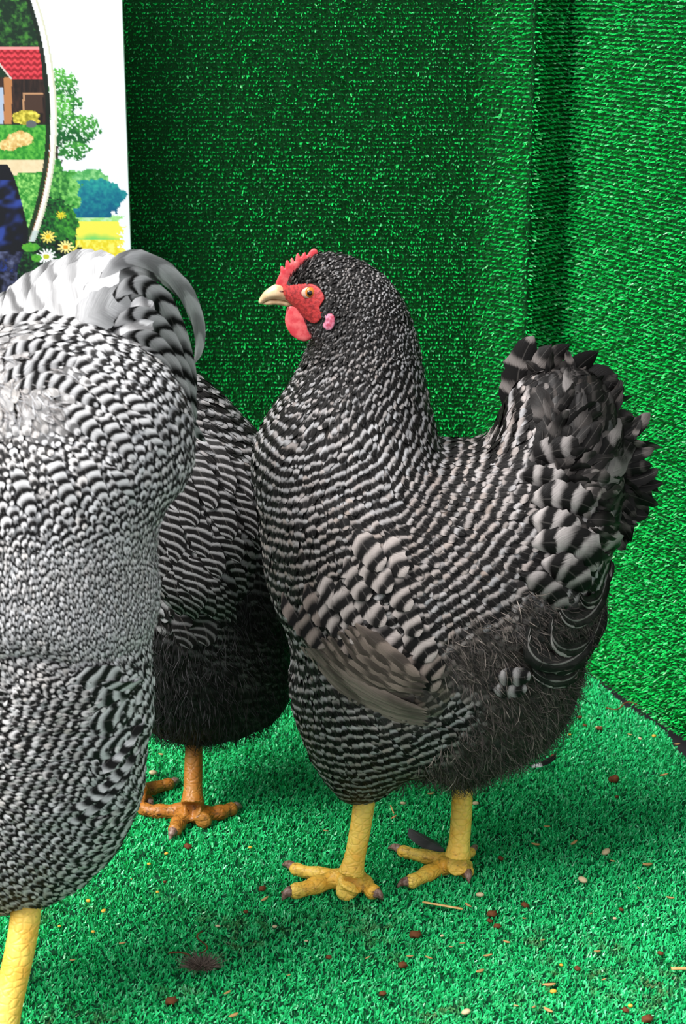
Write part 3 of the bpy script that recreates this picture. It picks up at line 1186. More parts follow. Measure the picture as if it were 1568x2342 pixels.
# ================================================================== HEADS
def make_head(b, root, o=(0, 0), s=1.0, flip=1, comb_scale=1.0, full=True):
    """face, comb, beak, wattles, ear lobes and eyes; picture points are moved by o about the eye (709, 656)"""
    def T(pts):
        p = np.asarray(pts, float) - (709, 656)
        p[:, 0] *= flip
        return p * s + (709 + o[0], 656 + o[1])
    face = [(634, 655), (645, 645), (660, 648), (675, 643), (690, 640), (705, 637), (722, 640), (736, 650), (743, 664), (738, 676),
            (732, 688), (740, 702), (732, 716), (720, 726), (705, 724), (690, 714), (676, 702), (660, 688), (645, 674)]
    fd = lambda x, y: b.D(x, y) + 2.6 * s
    hd = inflated('face_skin', T(face), b.Y0, b.S, M['face'], root, h=1.5 * s, depth=fd)
    up = [(591, 691), (594, 681), (603, 668), (615, 658), (628, 651), (640, 650), (652, 660), (662, 676), (672, 688), (683, 697), (668, 693),
          (645, 686), (622, 684), (608, 688), (598, 695)]
    lo = [(600, 696), (609, 688), (624, 684), (646, 686), (664, 692), (672, 698), (660, 702), (648, 699), (634, 697), (616, 697)]
    bk = inflated('beak', T(up), b.Y0, b.S, M['beak'], root, h=1.0 * s, k=1.15)
    inflated('lower_mandible', T(lo), b.Y0, b.S, M['beak'], bk, h=1.0 * s, k=1.2)
    for w in (1, -1):
        c = T([(640, 664)])[0]
        v, f = ellipsoid(to_world(np.array([[c[0], c[1], w * 14 * s]]), b.Y0, b.S)[0], 8 * s * b.S, 2.2 * s * b.S, 2.6 * s * b.S, 10, 6)
        mesh_obj('nostril', v, f, M['claw'], bk)
    comb = [(630, 651), (634, 638), (641, 622), (641, 611), (645, 608), (651, 613), (653, 598), (658, 595), (664, 603), (664, 593), (668, 590),
            (674, 598), (677, 583), (682, 579), (687, 588), (692, 580), (698, 577), (701, 584), (707, 576), (715, 569), (723, 570), (727, 578),
            (724, 587), (712, 594), (700, 603), (686, 618), (676, 634), (668, 650), (655, 660), (640, 658)]
    inflated('comb', T(comb), b.Y0, b.S, M['comb'], root, h=1.3 * s, k=.8, kmax=7 * s, smooth_k=3)
    wat = [(664, 694), (660, 703), (654, 714), (653, 730), (659, 747), (671, 762), (688, 771), (705, 771), (718, 760), (725, 742), (721, 728),
           (708, 718), (692, 708), (678, 698)]
    for w in (1, -1):
        inflated('wattle', T(wat), b.Y0, b.S, M['comb'], root, h=1.5 * s, k=.35, kmax=6 * s,
                 w0=lambda x, y, w=w: w * (34 * s + .06 * np.clip(y - (700 + o[1]), -40, 80)))
    lobe = [(744, 703), (754, 698), (763, 700), (766, 714), (762, 728), (753, 735), (743, 733), (739, 725), (745, 713)]
    for w in (1, -1):
        inflated('ear_lobe', T(lobe), b.Y0, b.S, M['lobe'], root, h=1.3 * s, k=.6, kmax=7 * s,
                 w0=lambda x, y, w=w: w * (b.D(x, y) + 5 * s))
    ec = T([(708.5, 656)])[0]
    dd = float(b.D(ec[0:1], ec[1:2])[0])
    for w in (1, -1):
        def W(dx, dy, dw):
            return to_world(np.array([[ec[0] + flip * dx * s, ec[1] + dy * s, w * (dd + dw * s)]]), b.Y0, b.S)[0]
        q = b.S * s
        v, f = ellipsoid(W(-1, 1.5, 0.5), 16.5 * q, 6.2 * q, 12.6 * q, 20, 12)
        ey = mesh_obj('eye', v, f, M['eye_white'], root)
        v, f = ellipsoid(W(1.5, 0, 2.6), 11.6 * q, 7.4 * q, 11.6 * q, 20, 12)
        mesh_obj('iris', v, f, M['iris'], ey)
        v, f = ellipsoid(W(1.0, .3, 5.2), 7.4 * q, 6.6 * q, 7.4 * q, 16, 10)
        mesh_obj('pupil', v, f, M['pupil'], ey)
    return hd


# ================================================================== THE HEN IN FRONT
HEN_OUT = [(648, 662), (655, 645), (668, 628), (685, 608), (705, 592), (735, 582), (775, 585), (820, 600), (868, 630), (902, 668), (927, 714), (945, 765),
           (956, 815), (965, 870), (978, 930), (990, 985), (1002, 1016), (1050, 1020), (1100, 1016), (1130, 990), (1150, 950), (1165, 905), (1200, 868),
           (1260, 850), (1330, 850), (1385, 895), (1412, 980), (1418, 1070), (1410, 1160), (1392, 1240), (1374, 1310), (1366, 1380), (1345, 1440),
           (1322, 1480), (1326, 1530), (1300, 1610), (1262, 1672), (1195, 1722), (1125, 1750), (1085, 1778), (1035, 1782), (985, 1752), (935, 1752),
           (905, 1782), (865, 1812), (815, 1826), (770, 1805), (730, 1750), (702, 1692), (678, 1625), (668, 1560), (672, 1500), (664, 1440), (640, 1392),
           (618, 1330), (606, 1260), (601, 1180), (588, 1110), (580, 1052), (600, 985), (640, 920), (680, 860), (704, 805), (716, 770), (704, 742),
           (684, 716), (668, 696), (654, 682)]
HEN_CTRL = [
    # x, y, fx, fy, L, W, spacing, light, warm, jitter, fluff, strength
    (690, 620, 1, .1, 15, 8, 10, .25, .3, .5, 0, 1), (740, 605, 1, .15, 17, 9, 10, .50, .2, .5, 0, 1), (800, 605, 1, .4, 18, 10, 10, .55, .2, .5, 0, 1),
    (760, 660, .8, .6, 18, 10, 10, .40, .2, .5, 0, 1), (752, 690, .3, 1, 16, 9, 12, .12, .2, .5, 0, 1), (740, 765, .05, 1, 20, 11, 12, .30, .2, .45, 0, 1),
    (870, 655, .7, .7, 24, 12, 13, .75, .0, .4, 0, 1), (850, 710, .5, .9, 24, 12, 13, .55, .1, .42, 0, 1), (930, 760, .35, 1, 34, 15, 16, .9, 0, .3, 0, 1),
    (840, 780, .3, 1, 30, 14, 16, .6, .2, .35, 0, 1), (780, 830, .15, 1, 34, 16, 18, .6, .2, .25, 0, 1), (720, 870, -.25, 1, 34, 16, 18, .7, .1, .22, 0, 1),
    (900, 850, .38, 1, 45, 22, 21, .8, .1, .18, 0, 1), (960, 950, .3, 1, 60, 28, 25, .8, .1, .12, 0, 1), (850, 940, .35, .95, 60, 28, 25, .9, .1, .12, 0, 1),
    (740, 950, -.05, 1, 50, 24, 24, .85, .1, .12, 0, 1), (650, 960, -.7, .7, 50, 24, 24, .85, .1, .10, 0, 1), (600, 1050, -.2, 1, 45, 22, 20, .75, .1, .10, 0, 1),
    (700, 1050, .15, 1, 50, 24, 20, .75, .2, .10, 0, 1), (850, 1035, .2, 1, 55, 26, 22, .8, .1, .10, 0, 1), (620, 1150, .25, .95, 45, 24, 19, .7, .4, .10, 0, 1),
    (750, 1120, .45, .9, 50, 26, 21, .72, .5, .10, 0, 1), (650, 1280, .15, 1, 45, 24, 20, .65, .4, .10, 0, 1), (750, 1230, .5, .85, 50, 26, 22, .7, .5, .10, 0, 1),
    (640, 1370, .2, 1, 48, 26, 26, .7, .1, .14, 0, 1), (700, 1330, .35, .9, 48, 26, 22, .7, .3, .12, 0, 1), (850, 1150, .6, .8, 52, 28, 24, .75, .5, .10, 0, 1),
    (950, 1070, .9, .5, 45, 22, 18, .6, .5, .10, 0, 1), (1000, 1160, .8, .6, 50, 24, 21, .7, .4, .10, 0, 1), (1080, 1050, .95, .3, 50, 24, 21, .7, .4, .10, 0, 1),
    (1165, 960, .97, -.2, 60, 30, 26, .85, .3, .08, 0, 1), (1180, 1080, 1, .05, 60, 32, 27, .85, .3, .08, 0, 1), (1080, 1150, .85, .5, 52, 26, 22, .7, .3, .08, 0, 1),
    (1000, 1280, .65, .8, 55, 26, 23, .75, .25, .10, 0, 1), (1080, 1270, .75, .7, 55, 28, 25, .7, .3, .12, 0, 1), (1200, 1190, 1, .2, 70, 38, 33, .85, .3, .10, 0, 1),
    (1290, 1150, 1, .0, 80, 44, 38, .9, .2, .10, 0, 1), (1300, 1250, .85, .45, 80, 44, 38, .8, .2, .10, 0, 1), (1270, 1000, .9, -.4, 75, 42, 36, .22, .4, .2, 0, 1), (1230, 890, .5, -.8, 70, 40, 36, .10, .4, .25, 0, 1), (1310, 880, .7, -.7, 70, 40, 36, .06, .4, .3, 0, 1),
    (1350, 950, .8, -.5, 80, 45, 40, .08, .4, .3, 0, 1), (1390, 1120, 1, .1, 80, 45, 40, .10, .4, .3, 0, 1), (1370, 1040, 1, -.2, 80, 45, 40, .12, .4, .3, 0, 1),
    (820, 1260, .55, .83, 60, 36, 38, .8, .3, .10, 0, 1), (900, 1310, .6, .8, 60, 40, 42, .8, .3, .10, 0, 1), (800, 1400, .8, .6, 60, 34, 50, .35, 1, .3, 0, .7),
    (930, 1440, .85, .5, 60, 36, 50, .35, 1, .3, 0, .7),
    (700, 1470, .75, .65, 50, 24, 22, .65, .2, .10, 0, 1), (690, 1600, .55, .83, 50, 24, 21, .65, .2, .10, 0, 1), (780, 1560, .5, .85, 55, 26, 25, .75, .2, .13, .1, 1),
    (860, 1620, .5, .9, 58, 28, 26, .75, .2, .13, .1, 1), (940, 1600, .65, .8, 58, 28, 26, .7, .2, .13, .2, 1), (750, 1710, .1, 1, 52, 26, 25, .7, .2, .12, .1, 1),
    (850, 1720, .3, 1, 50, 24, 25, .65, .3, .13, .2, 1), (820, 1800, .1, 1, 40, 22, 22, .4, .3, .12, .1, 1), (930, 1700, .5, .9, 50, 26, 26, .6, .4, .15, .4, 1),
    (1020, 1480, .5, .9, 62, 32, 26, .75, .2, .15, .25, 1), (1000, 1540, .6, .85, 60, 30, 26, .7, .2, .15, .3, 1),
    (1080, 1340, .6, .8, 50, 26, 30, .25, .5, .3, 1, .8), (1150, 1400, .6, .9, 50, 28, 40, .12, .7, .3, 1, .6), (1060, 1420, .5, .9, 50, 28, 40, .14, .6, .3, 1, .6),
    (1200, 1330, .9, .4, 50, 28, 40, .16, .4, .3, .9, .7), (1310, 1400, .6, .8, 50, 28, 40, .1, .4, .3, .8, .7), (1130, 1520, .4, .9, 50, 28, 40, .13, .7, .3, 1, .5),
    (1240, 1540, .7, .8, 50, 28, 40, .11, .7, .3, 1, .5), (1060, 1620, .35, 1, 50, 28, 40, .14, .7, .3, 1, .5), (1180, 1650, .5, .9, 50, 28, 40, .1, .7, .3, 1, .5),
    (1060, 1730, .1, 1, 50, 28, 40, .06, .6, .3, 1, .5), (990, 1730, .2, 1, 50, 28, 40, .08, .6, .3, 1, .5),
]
WING = [(640, 1120), (720, 1080), (830, 1090), (920, 1180), (985, 1300), (1010, 1420), (985, 1530), (900, 1520), (790, 1475), (690, 1420), (640, 1330), (620, 1230)]
hen_root = thing('hen', 'barred dark grey hen in profile with a red comb on yellow legs', 'hen', G(930, 2010, 0.0))
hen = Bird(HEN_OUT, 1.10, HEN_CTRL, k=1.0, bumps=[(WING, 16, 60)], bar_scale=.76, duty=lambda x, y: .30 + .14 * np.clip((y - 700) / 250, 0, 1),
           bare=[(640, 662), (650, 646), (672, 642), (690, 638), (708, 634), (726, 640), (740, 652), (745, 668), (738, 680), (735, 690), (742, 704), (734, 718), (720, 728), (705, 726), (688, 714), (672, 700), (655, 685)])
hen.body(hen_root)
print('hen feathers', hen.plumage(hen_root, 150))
print('hen fluff', hen.fluff_strands(hen_root, .42, 5.0, 34, [(.060, .050, .045), (.10, .084, .075), (.036, .030, .027), (.045, .038, .035), (.16, .135, .118),
                                                             (.05, .043, .04), (.04, .033, .03), (.09, .075, .065)], width=.75, lift=20, spread=.6))
make_head(hen, hen_root)

wf = lambda name, pts, width, **k: hen.big_feather(hen_root, name, pts, width, **k)
# flight feathers of the folded wing
for i in range(7):
    f = i / 6
    wf('flight_feather', [(690 + 34 * f, 1424 - 22 * f), (800 + 30 * f, 1500 - 40 * f), (968 - 6 * f, 1556 - 50 * f)], 30 - 3 * f, bars=1.5, phase=.35 + .1 * i,
       lift=(4 + 2 * i, 7 + 3 * i), light=.50 + .12 * (i % 2), warm=.9, strength=.5, duty=.8, roll=-.35, pointed=.5)
for i in range(16):
    f = i / 15
    g = (i * .618) % 1
    wf('secondary_feather', [(700 + 110 * f, 1400 - 80 * f + 10 * g), (790 + 100 * f, 1440 - 62 * f + 16 * g), (860 + 60 * g + 70 * f, 1462 + 26 * g - 46 * f)], 36, bars=2.2, phase=.37 * i,
       lift=(8 + 1.0 * i, 14 + 1.4 * i), light=.40 + .1 * g, warm=.95, strength=.72, duty=.6, roll=-.2, pointed=.25)
# big scalloped coverts
COV = [(790, 1302), (838, 1272), (886, 1250), (926, 1288), (822, 1325), (872, 1322), (842, 1370), (945, 1342), (905, 1385), (790, 1360), (972, 1396), (872, 1412),
       (940, 1432), (820, 1402), (992, 1432), (985, 1462), (745, 1395), (715, 1375), (760, 1340), (915, 1220), (870, 1205)]
for i, (x, y) in enumerate(COV):
    L = 96
    a = .55 + .12 * math.sin(i * 2.1)
    br = y > 1400 or x < 780
    wf('wing_covert', [(x - L * math.cos(a + .42), y - L * math.sin(a + .42)), (x - L * .5 * math.cos(a + .36), y - L * .5 * math.sin(a + .36)), (x, y)],
       54 + 8 * math.sin(i * 3.3), bars=2.9, phase=.75 + .12 * math.sin(i * 5.1), lift=(4, 16 + i % 3), light=.55 if br else .85, warm=.8 if br else .5, strength=1, duty=.55, camber=.10, skew=-.12)
# tail
TAIL = [([(1210, 985), (1182, 880), (1222, 772)], 78, 3.6, .40, -14), ([(1225, 975), (1215, 860), (1262, 790)], 66, 3.2, .3, -8), ([(1245, 980), (1240, 860), (1304, 792)], 56, 3, .25, -18),
        ([(1262, 990), (1290, 880), (1368, 806)], 96, 2, .06, -6), ([(1275, 1000), (1330, 890), (1408, 858)], 92, 2, .07, -10), ([(1290, 1015), (1362, 925), (1436, 914)], 74, 2, .08, -14),
        ([(1300, 1040), (1382, 980), (1448, 985)], 66, 2, .09, -16), ([(1310, 1065), (1400, 1030), (1474, 1050)], 50, 2, .10, -20), ([(1315, 1085), (1410, 1055), (1488, 1088)], 36, 2, .2, -24),
        ([(1320, 1110), (1420, 1098), (1496, 1150)], 66, 3, .22, -26), ([(1320, 1135), (1415, 1135), (1484, 1186)], 66, 3, .24, -22), ([(1320, 1160), (1395, 1170), (1448, 1232)], 62, 3, .22, -18),
        ([(1315, 1190), (1380, 1215), (1432, 1262)], 52, 2.6, .22, -14), ([(1320, 1040), (1420, 1020), (1482, 1075)], 26, 2, .12, -30), ([(1340, 900), (1400, 880), (1424, 900)], 40, 2, .1, -4)]
for i, (pts, wd, bars, lt, wz) in enumerate(TAIL):
    wf('tail_feather', pts, wd, bars=bars, phase=.1 * i, light=lt, warm=.5, strength=1, duty=.38, w=(wz * .2, wz), roll=.35 * math.sin(i * 1.7), camber=.22, lift=(0, 0), pointed=.25 + .35 * (i % 2))
# ragged dark feathers that break the tail's edge
for i in range(34):
    f = i / 33
    a = math.radians(-118 + 168 * f + 5 * math.sin(i * 5.3))
    cx_, cy_ = 1295 + 40 * f, 985 + 110 * f
    r1 = 128 + 46 * abs(math.sin(i * 2.17)) + (10 if .45 < f < .9 else 0)
    b0 = (cx_ + 40 * math.cos(a), cy_ + 55 * math.sin(a))
    a2 = a + .5 * math.sin(i * 3.7)
    m0 = (cx_ + .62 * r1 * math.cos(a), cy_ + .72 * r1 * math.sin(a))
    t0 = (m0[0] + .45 * r1 * math.cos(a2), m0[1] + .45 * r1 * math.sin(a2))
    wf('tail_covert', [b0, m0, t0], 30 + 16 * abs(math.sin(i * 1.3)), bars=1.5 + (i % 3), phase=.29 * i, light=.05 + .22 * abs(math.sin(i * 2.9)) ** 3, warm=.55, strength=1, duty=.4,
       w=(20, 14 * math.sin(i * 4.4)), lift=(0, 6), roll=.8 * math.sin(i * 2.6), camber=.3, pointed=.35)
for i in range(64):
    f = (i * .618) % 1.0
    a = math.radians(-86 + 132 * f)
    r0 = 60 + 120 * ((i * .37) % 1.0)
    ox, oy = 1215, 1085
    L = 80 + 34 * math.sin(i * 1.3)
    b0, c1 = (ox + r0 * math.cos(a) * .9, oy + r0 * math.sin(a)), a + .45 * math.sin(i * 2.7)
    t0 = (b0[0] + L * math.cos(c1), b0[1] + L * math.sin(c1))
    mid = ((b0[0] + t0[0]) / 2 + 12 * math.sin(i * 4.1), (b0[1] + t0[1]) / 2 - 8)
    up = max(0.0, -math.sin(a))
    lt = (.05 + .48 * abs(math.sin(i * 1.9)) ** 3) * (1 - .7 * up)
    wf('tail_covert', [b0, mid, t0], 40 + 14 * math.sin(i * 1.9), bars=1.2 + .5 * (i % 3), phase=.17 * i, light=lt, warm=.5, strength=.9, duty=.55,
       lift=(3, 18 + 12 * math.sin(i * 2.3)), roll=.75 * math.sin(i * 1.1), camber=.35, curl=6 * math.sin(i * 3.1), pointed=.15)
for i, (pts, wd, bars, lt) in enumerate((([(1190, 1170), (1275, 1175), (1335, 1250)], 84, 3.2, .85), ([(1275, 1180), (1350, 1190), (1392, 1245)], 80, 2.6, .75), ([(1165, 1230), (1225, 1265), (1262, 1318)], 56, 3, .6),
                      ([(1190, 1085), (1260, 1080), (1330, 1110)], 70, 3.2, .8), ([(1195, 1010), (1250, 985), (1310, 985)], 56, 2.8, .5), ([(1300, 1070), (1370, 1050), (1450, 995)], 60, 1.2, .42),
                      ([(1300, 1090), (1350, 1085), (1418, 1095)], 52, 1.2, .45), ([(1320, 1040), (1360, 1000), (1414, 950)], 40, 1.2, .35), ([(1270, 900), (1290, 860), (1300, 836)], 30, 1.2, .4),
                      ([(1185, 1120), (1240, 1130), (1300, 1165)], 66, 3, .8), ([(1210, 1210), (1270, 1230), (1310, 1290)], 66, 3, .75), ([(1170, 1040), (1220, 1040), (1275, 1050)], 54, 2.6, .75))):
    wf('tail_covert', pts, wd, bars=bars, phase=.4 + .3 * i, light=lt, warm=.35, lift=(10, 26), duty=.5, camber=.35, curl=6, roll=.2 * math.sin(i * 2.2))
# curled feathers under the tail, each with a pale rim
for i, (pts, wd) in enumerate((([(1185, 1335), (1192, 1400), (1262, 1432), (1340, 1398)], 44), ([(1235, 1325), (1255, 1395), (1320, 1412), (1374, 1352)], 40), ([(1215, 1405), (1285, 1452), (1345, 1440), (1378, 1388)], 40),
                               ([(1250, 1300), (1310, 1345), (1350, 1330), (1384, 1290)], 38), ([(1190, 1430), (1240, 1470), (1300, 1480), (1345, 1452)], 38), ([(1300, 1290), (1340, 1320), (1376, 1310), (1392, 1270)], 30))):
    o = wf('curled_feather', pts, wd, bars=.0, phase=.4, light=.05, warm=.35, duty=.5, lift=(20, 30), roll=.5, camber=.35)
    for k, off in enumerate((.44, .05)):
        q = [(x, y + wd * off) for x, y in pts]
        e = wf('vane_edge', q, 9 - 3 * k, bars=.0, phase=.4, light=.80 - .3 * k, warm=.35, duty=.5, lift=(26, 40 + 3 * k), camber=.3, pointed=.6)
        e.parent = o
        e.matrix_parent_inverse = Matrix.Identity(4)
for i, (pts, wd) in enumerate((([(1110, 1440), (1150, 1446), (1188, 1448)], 40), ([(1100, 1470), (1140, 1476), (1180, 1478)], 34))):
    wf('flank_feather', pts, wd, bars=2.4, phase=.2, light=.6, warm=.2, lift=(12, 22), camber=.3)

LT = [([(762, 2012), (706, 2030), (662, 2040), (645, 2062)], .0068), ([(765, 2004), (706, 1996), (668, 1984), (645, 1980)], .0058), ([(822, 2010), (844, 2032), (860, 2046), (874, 2060)], .0066),
      ([(792, 2030), (790, 2048), (788, 2052)], .0086)]
make_leg(hen_root, (838, 1790), 1.098, (802, 2000), [(826, 1880)], .0079, .0074, LT[:3] + [([(796, 2028), (790, 2040), (790, 2056)], .0085)], M['leg'])
make_leg(hen_root, (1057, 1740), 1.118, (1046, 1962), [(1055, 1860)], .0074, .0076,
         [([(1018, 1980), (966, 2004), (930, 2020), (908, 2031)], .0062), ([(1010, 1966), (956, 1956), (912, 1944), (886, 1942)], .0056), ([(1062, 1980), (1068, 1998), (1072, 2022)], .0060),
          ([(1072, 1952), (1082, 1946), (1092, 1940)], .0045)], M['leg'])

# ================================================================== THE HEN BEHIND
H2_OUT = [(300, 905), (360, 862), (420, 850), (468, 880), (530, 938), (590, 1002), (650, 1040), (720, 1075), (790, 1105), (845, 1150), (862, 1205), (835, 1250), (785, 1268),
          (735, 1262), (695, 1300), (676, 1400), (668, 1500), (660, 1580), (622, 1640), (560, 1668), (500, 1684), (430, 1688), (370, 1672), (325, 1630), (290, 1540),
          (262, 1400), (250, 1200), (262, 1020)]
bd = (-.35, .94)
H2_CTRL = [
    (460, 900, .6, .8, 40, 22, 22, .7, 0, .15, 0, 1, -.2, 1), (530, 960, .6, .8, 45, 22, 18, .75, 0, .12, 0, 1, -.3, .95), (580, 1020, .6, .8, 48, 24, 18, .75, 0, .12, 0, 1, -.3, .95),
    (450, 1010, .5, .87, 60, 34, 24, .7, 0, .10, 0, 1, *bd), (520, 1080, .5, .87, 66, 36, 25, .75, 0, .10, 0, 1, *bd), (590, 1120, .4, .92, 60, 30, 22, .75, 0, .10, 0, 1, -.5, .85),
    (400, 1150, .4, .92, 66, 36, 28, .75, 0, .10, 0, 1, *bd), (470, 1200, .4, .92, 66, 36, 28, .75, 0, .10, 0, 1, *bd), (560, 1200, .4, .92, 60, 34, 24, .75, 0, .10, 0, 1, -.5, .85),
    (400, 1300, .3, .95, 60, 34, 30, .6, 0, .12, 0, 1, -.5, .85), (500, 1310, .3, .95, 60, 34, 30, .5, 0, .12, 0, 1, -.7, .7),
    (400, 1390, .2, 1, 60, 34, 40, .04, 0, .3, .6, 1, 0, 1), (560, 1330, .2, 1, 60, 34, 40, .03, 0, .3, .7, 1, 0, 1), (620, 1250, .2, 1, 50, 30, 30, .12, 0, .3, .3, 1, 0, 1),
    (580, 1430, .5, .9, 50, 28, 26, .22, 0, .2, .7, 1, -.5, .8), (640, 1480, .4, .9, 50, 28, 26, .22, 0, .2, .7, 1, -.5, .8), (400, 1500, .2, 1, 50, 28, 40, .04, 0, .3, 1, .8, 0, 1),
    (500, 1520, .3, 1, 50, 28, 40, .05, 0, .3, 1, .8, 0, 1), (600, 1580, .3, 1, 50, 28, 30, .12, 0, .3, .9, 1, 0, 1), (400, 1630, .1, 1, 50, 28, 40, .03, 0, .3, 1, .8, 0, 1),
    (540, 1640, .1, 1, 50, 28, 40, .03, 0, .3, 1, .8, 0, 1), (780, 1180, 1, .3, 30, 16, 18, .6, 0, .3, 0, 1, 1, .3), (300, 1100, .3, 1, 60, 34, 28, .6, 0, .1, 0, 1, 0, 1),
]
H2W = [(330, 1000), (420, 960), (520, 985), (590, 1060), (602, 1150), (590, 1220), (545, 1330), (470, 1345), (390, 1300), (345, 1190)]
h2_root = thing('hen', 'darker barred hen with black fluff, half hidden between the pale rooster and the other hen', 'hen', G(440, 1860, 0.0))
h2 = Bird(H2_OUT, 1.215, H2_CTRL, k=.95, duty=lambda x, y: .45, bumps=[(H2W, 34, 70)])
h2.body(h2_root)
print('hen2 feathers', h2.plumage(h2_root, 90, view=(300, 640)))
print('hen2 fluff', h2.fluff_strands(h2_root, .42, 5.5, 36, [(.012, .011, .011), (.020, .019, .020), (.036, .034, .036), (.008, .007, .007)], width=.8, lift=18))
make_head(h2, h2_root, o=(100, 538), s=.86, flip=-1)
w2 = lambda pts, width, **k: h2.big_feather(h2_root, 'wing_feather', pts, width, **k)
for i, (bx_, by_, tx, ty, wd) in enumerate([(470, 960, 545, 1075, 48), (440, 985, 505, 1100, 52), (520, 1000, 582, 1110, 40), (405, 1010, 465, 1135, 52), (480, 1050, 545, 1165, 54), (535, 1060, 592, 1170, 42),
                                            (430, 1080, 490, 1200, 54), (500, 1110, 560, 1215, 54), (560, 1100, 601, 1200, 36), (390, 1090, 428, 1215, 50), (460, 1140, 520, 1240, 52), (365, 1110, 385, 1225, 44),
                                            (410, 1150, 452, 1275, 50), (380, 1170, 408, 1292, 48), (440, 1190, 480, 1310, 46), (400, 1215, 432, 1336, 46), (430, 1225, 462, 1344, 42), (530, 1190, 567, 1284, 28),
                                            (470, 1215, 500, 1335, 32), (482, 1220, 524, 1346, 26), (492, 1224, 538, 1352, 24), (502, 1226, 549, 1356, 20), (420, 1330, 450, 1412, 60), (465, 1330, 488, 1404, 56)]):
    L = math.hypot(tx - bx_, ty - by_)
    w2([(bx_, by_), ((bx_ + tx) / 2 + 7, (by_ + ty) / 2 - 5), (tx, ty)], wd, bars=L / 21, phase=.37 * i, light=.62 if i < 22 else .3, warm=.05, lift=(10, 17 + (i % 3) * 2), duty=.42, camber=.07, roll=.12,
       pointed=.3, skew=.95 if wd > 34 else .3, bow=.1)
make_leg(h2_root, (444, 1660), 1.212, (440, 1838), [(442, 1760)], .0064, .0072,
         [([(478, 1862), (512, 1856), (536, 1848), (554, 1850)], .0064), ([(420, 1866), (404, 1890), (396, 1904), (388, 1924)], .0064), ([(400, 1856), (356, 1856), (322, 1846), (302, 1848)], .0062),
          ([(458, 1866), (466, 1880), (468, 1892)], .0072)], M['leg_dirty'])
make_leg(h2_root, (312, 1660), 1.262, (312, 1808), [(312, 1740)], .0064, .0068,
         [([(340, 1806), (376, 1796), (396, 1792), (412, 1790)], .0060), ([(326, 1820), (340, 1836), (350, 1846)], .0058), ([(290, 1820), (262, 1822), (240, 1826)], .0058)], M['leg_dirty'])

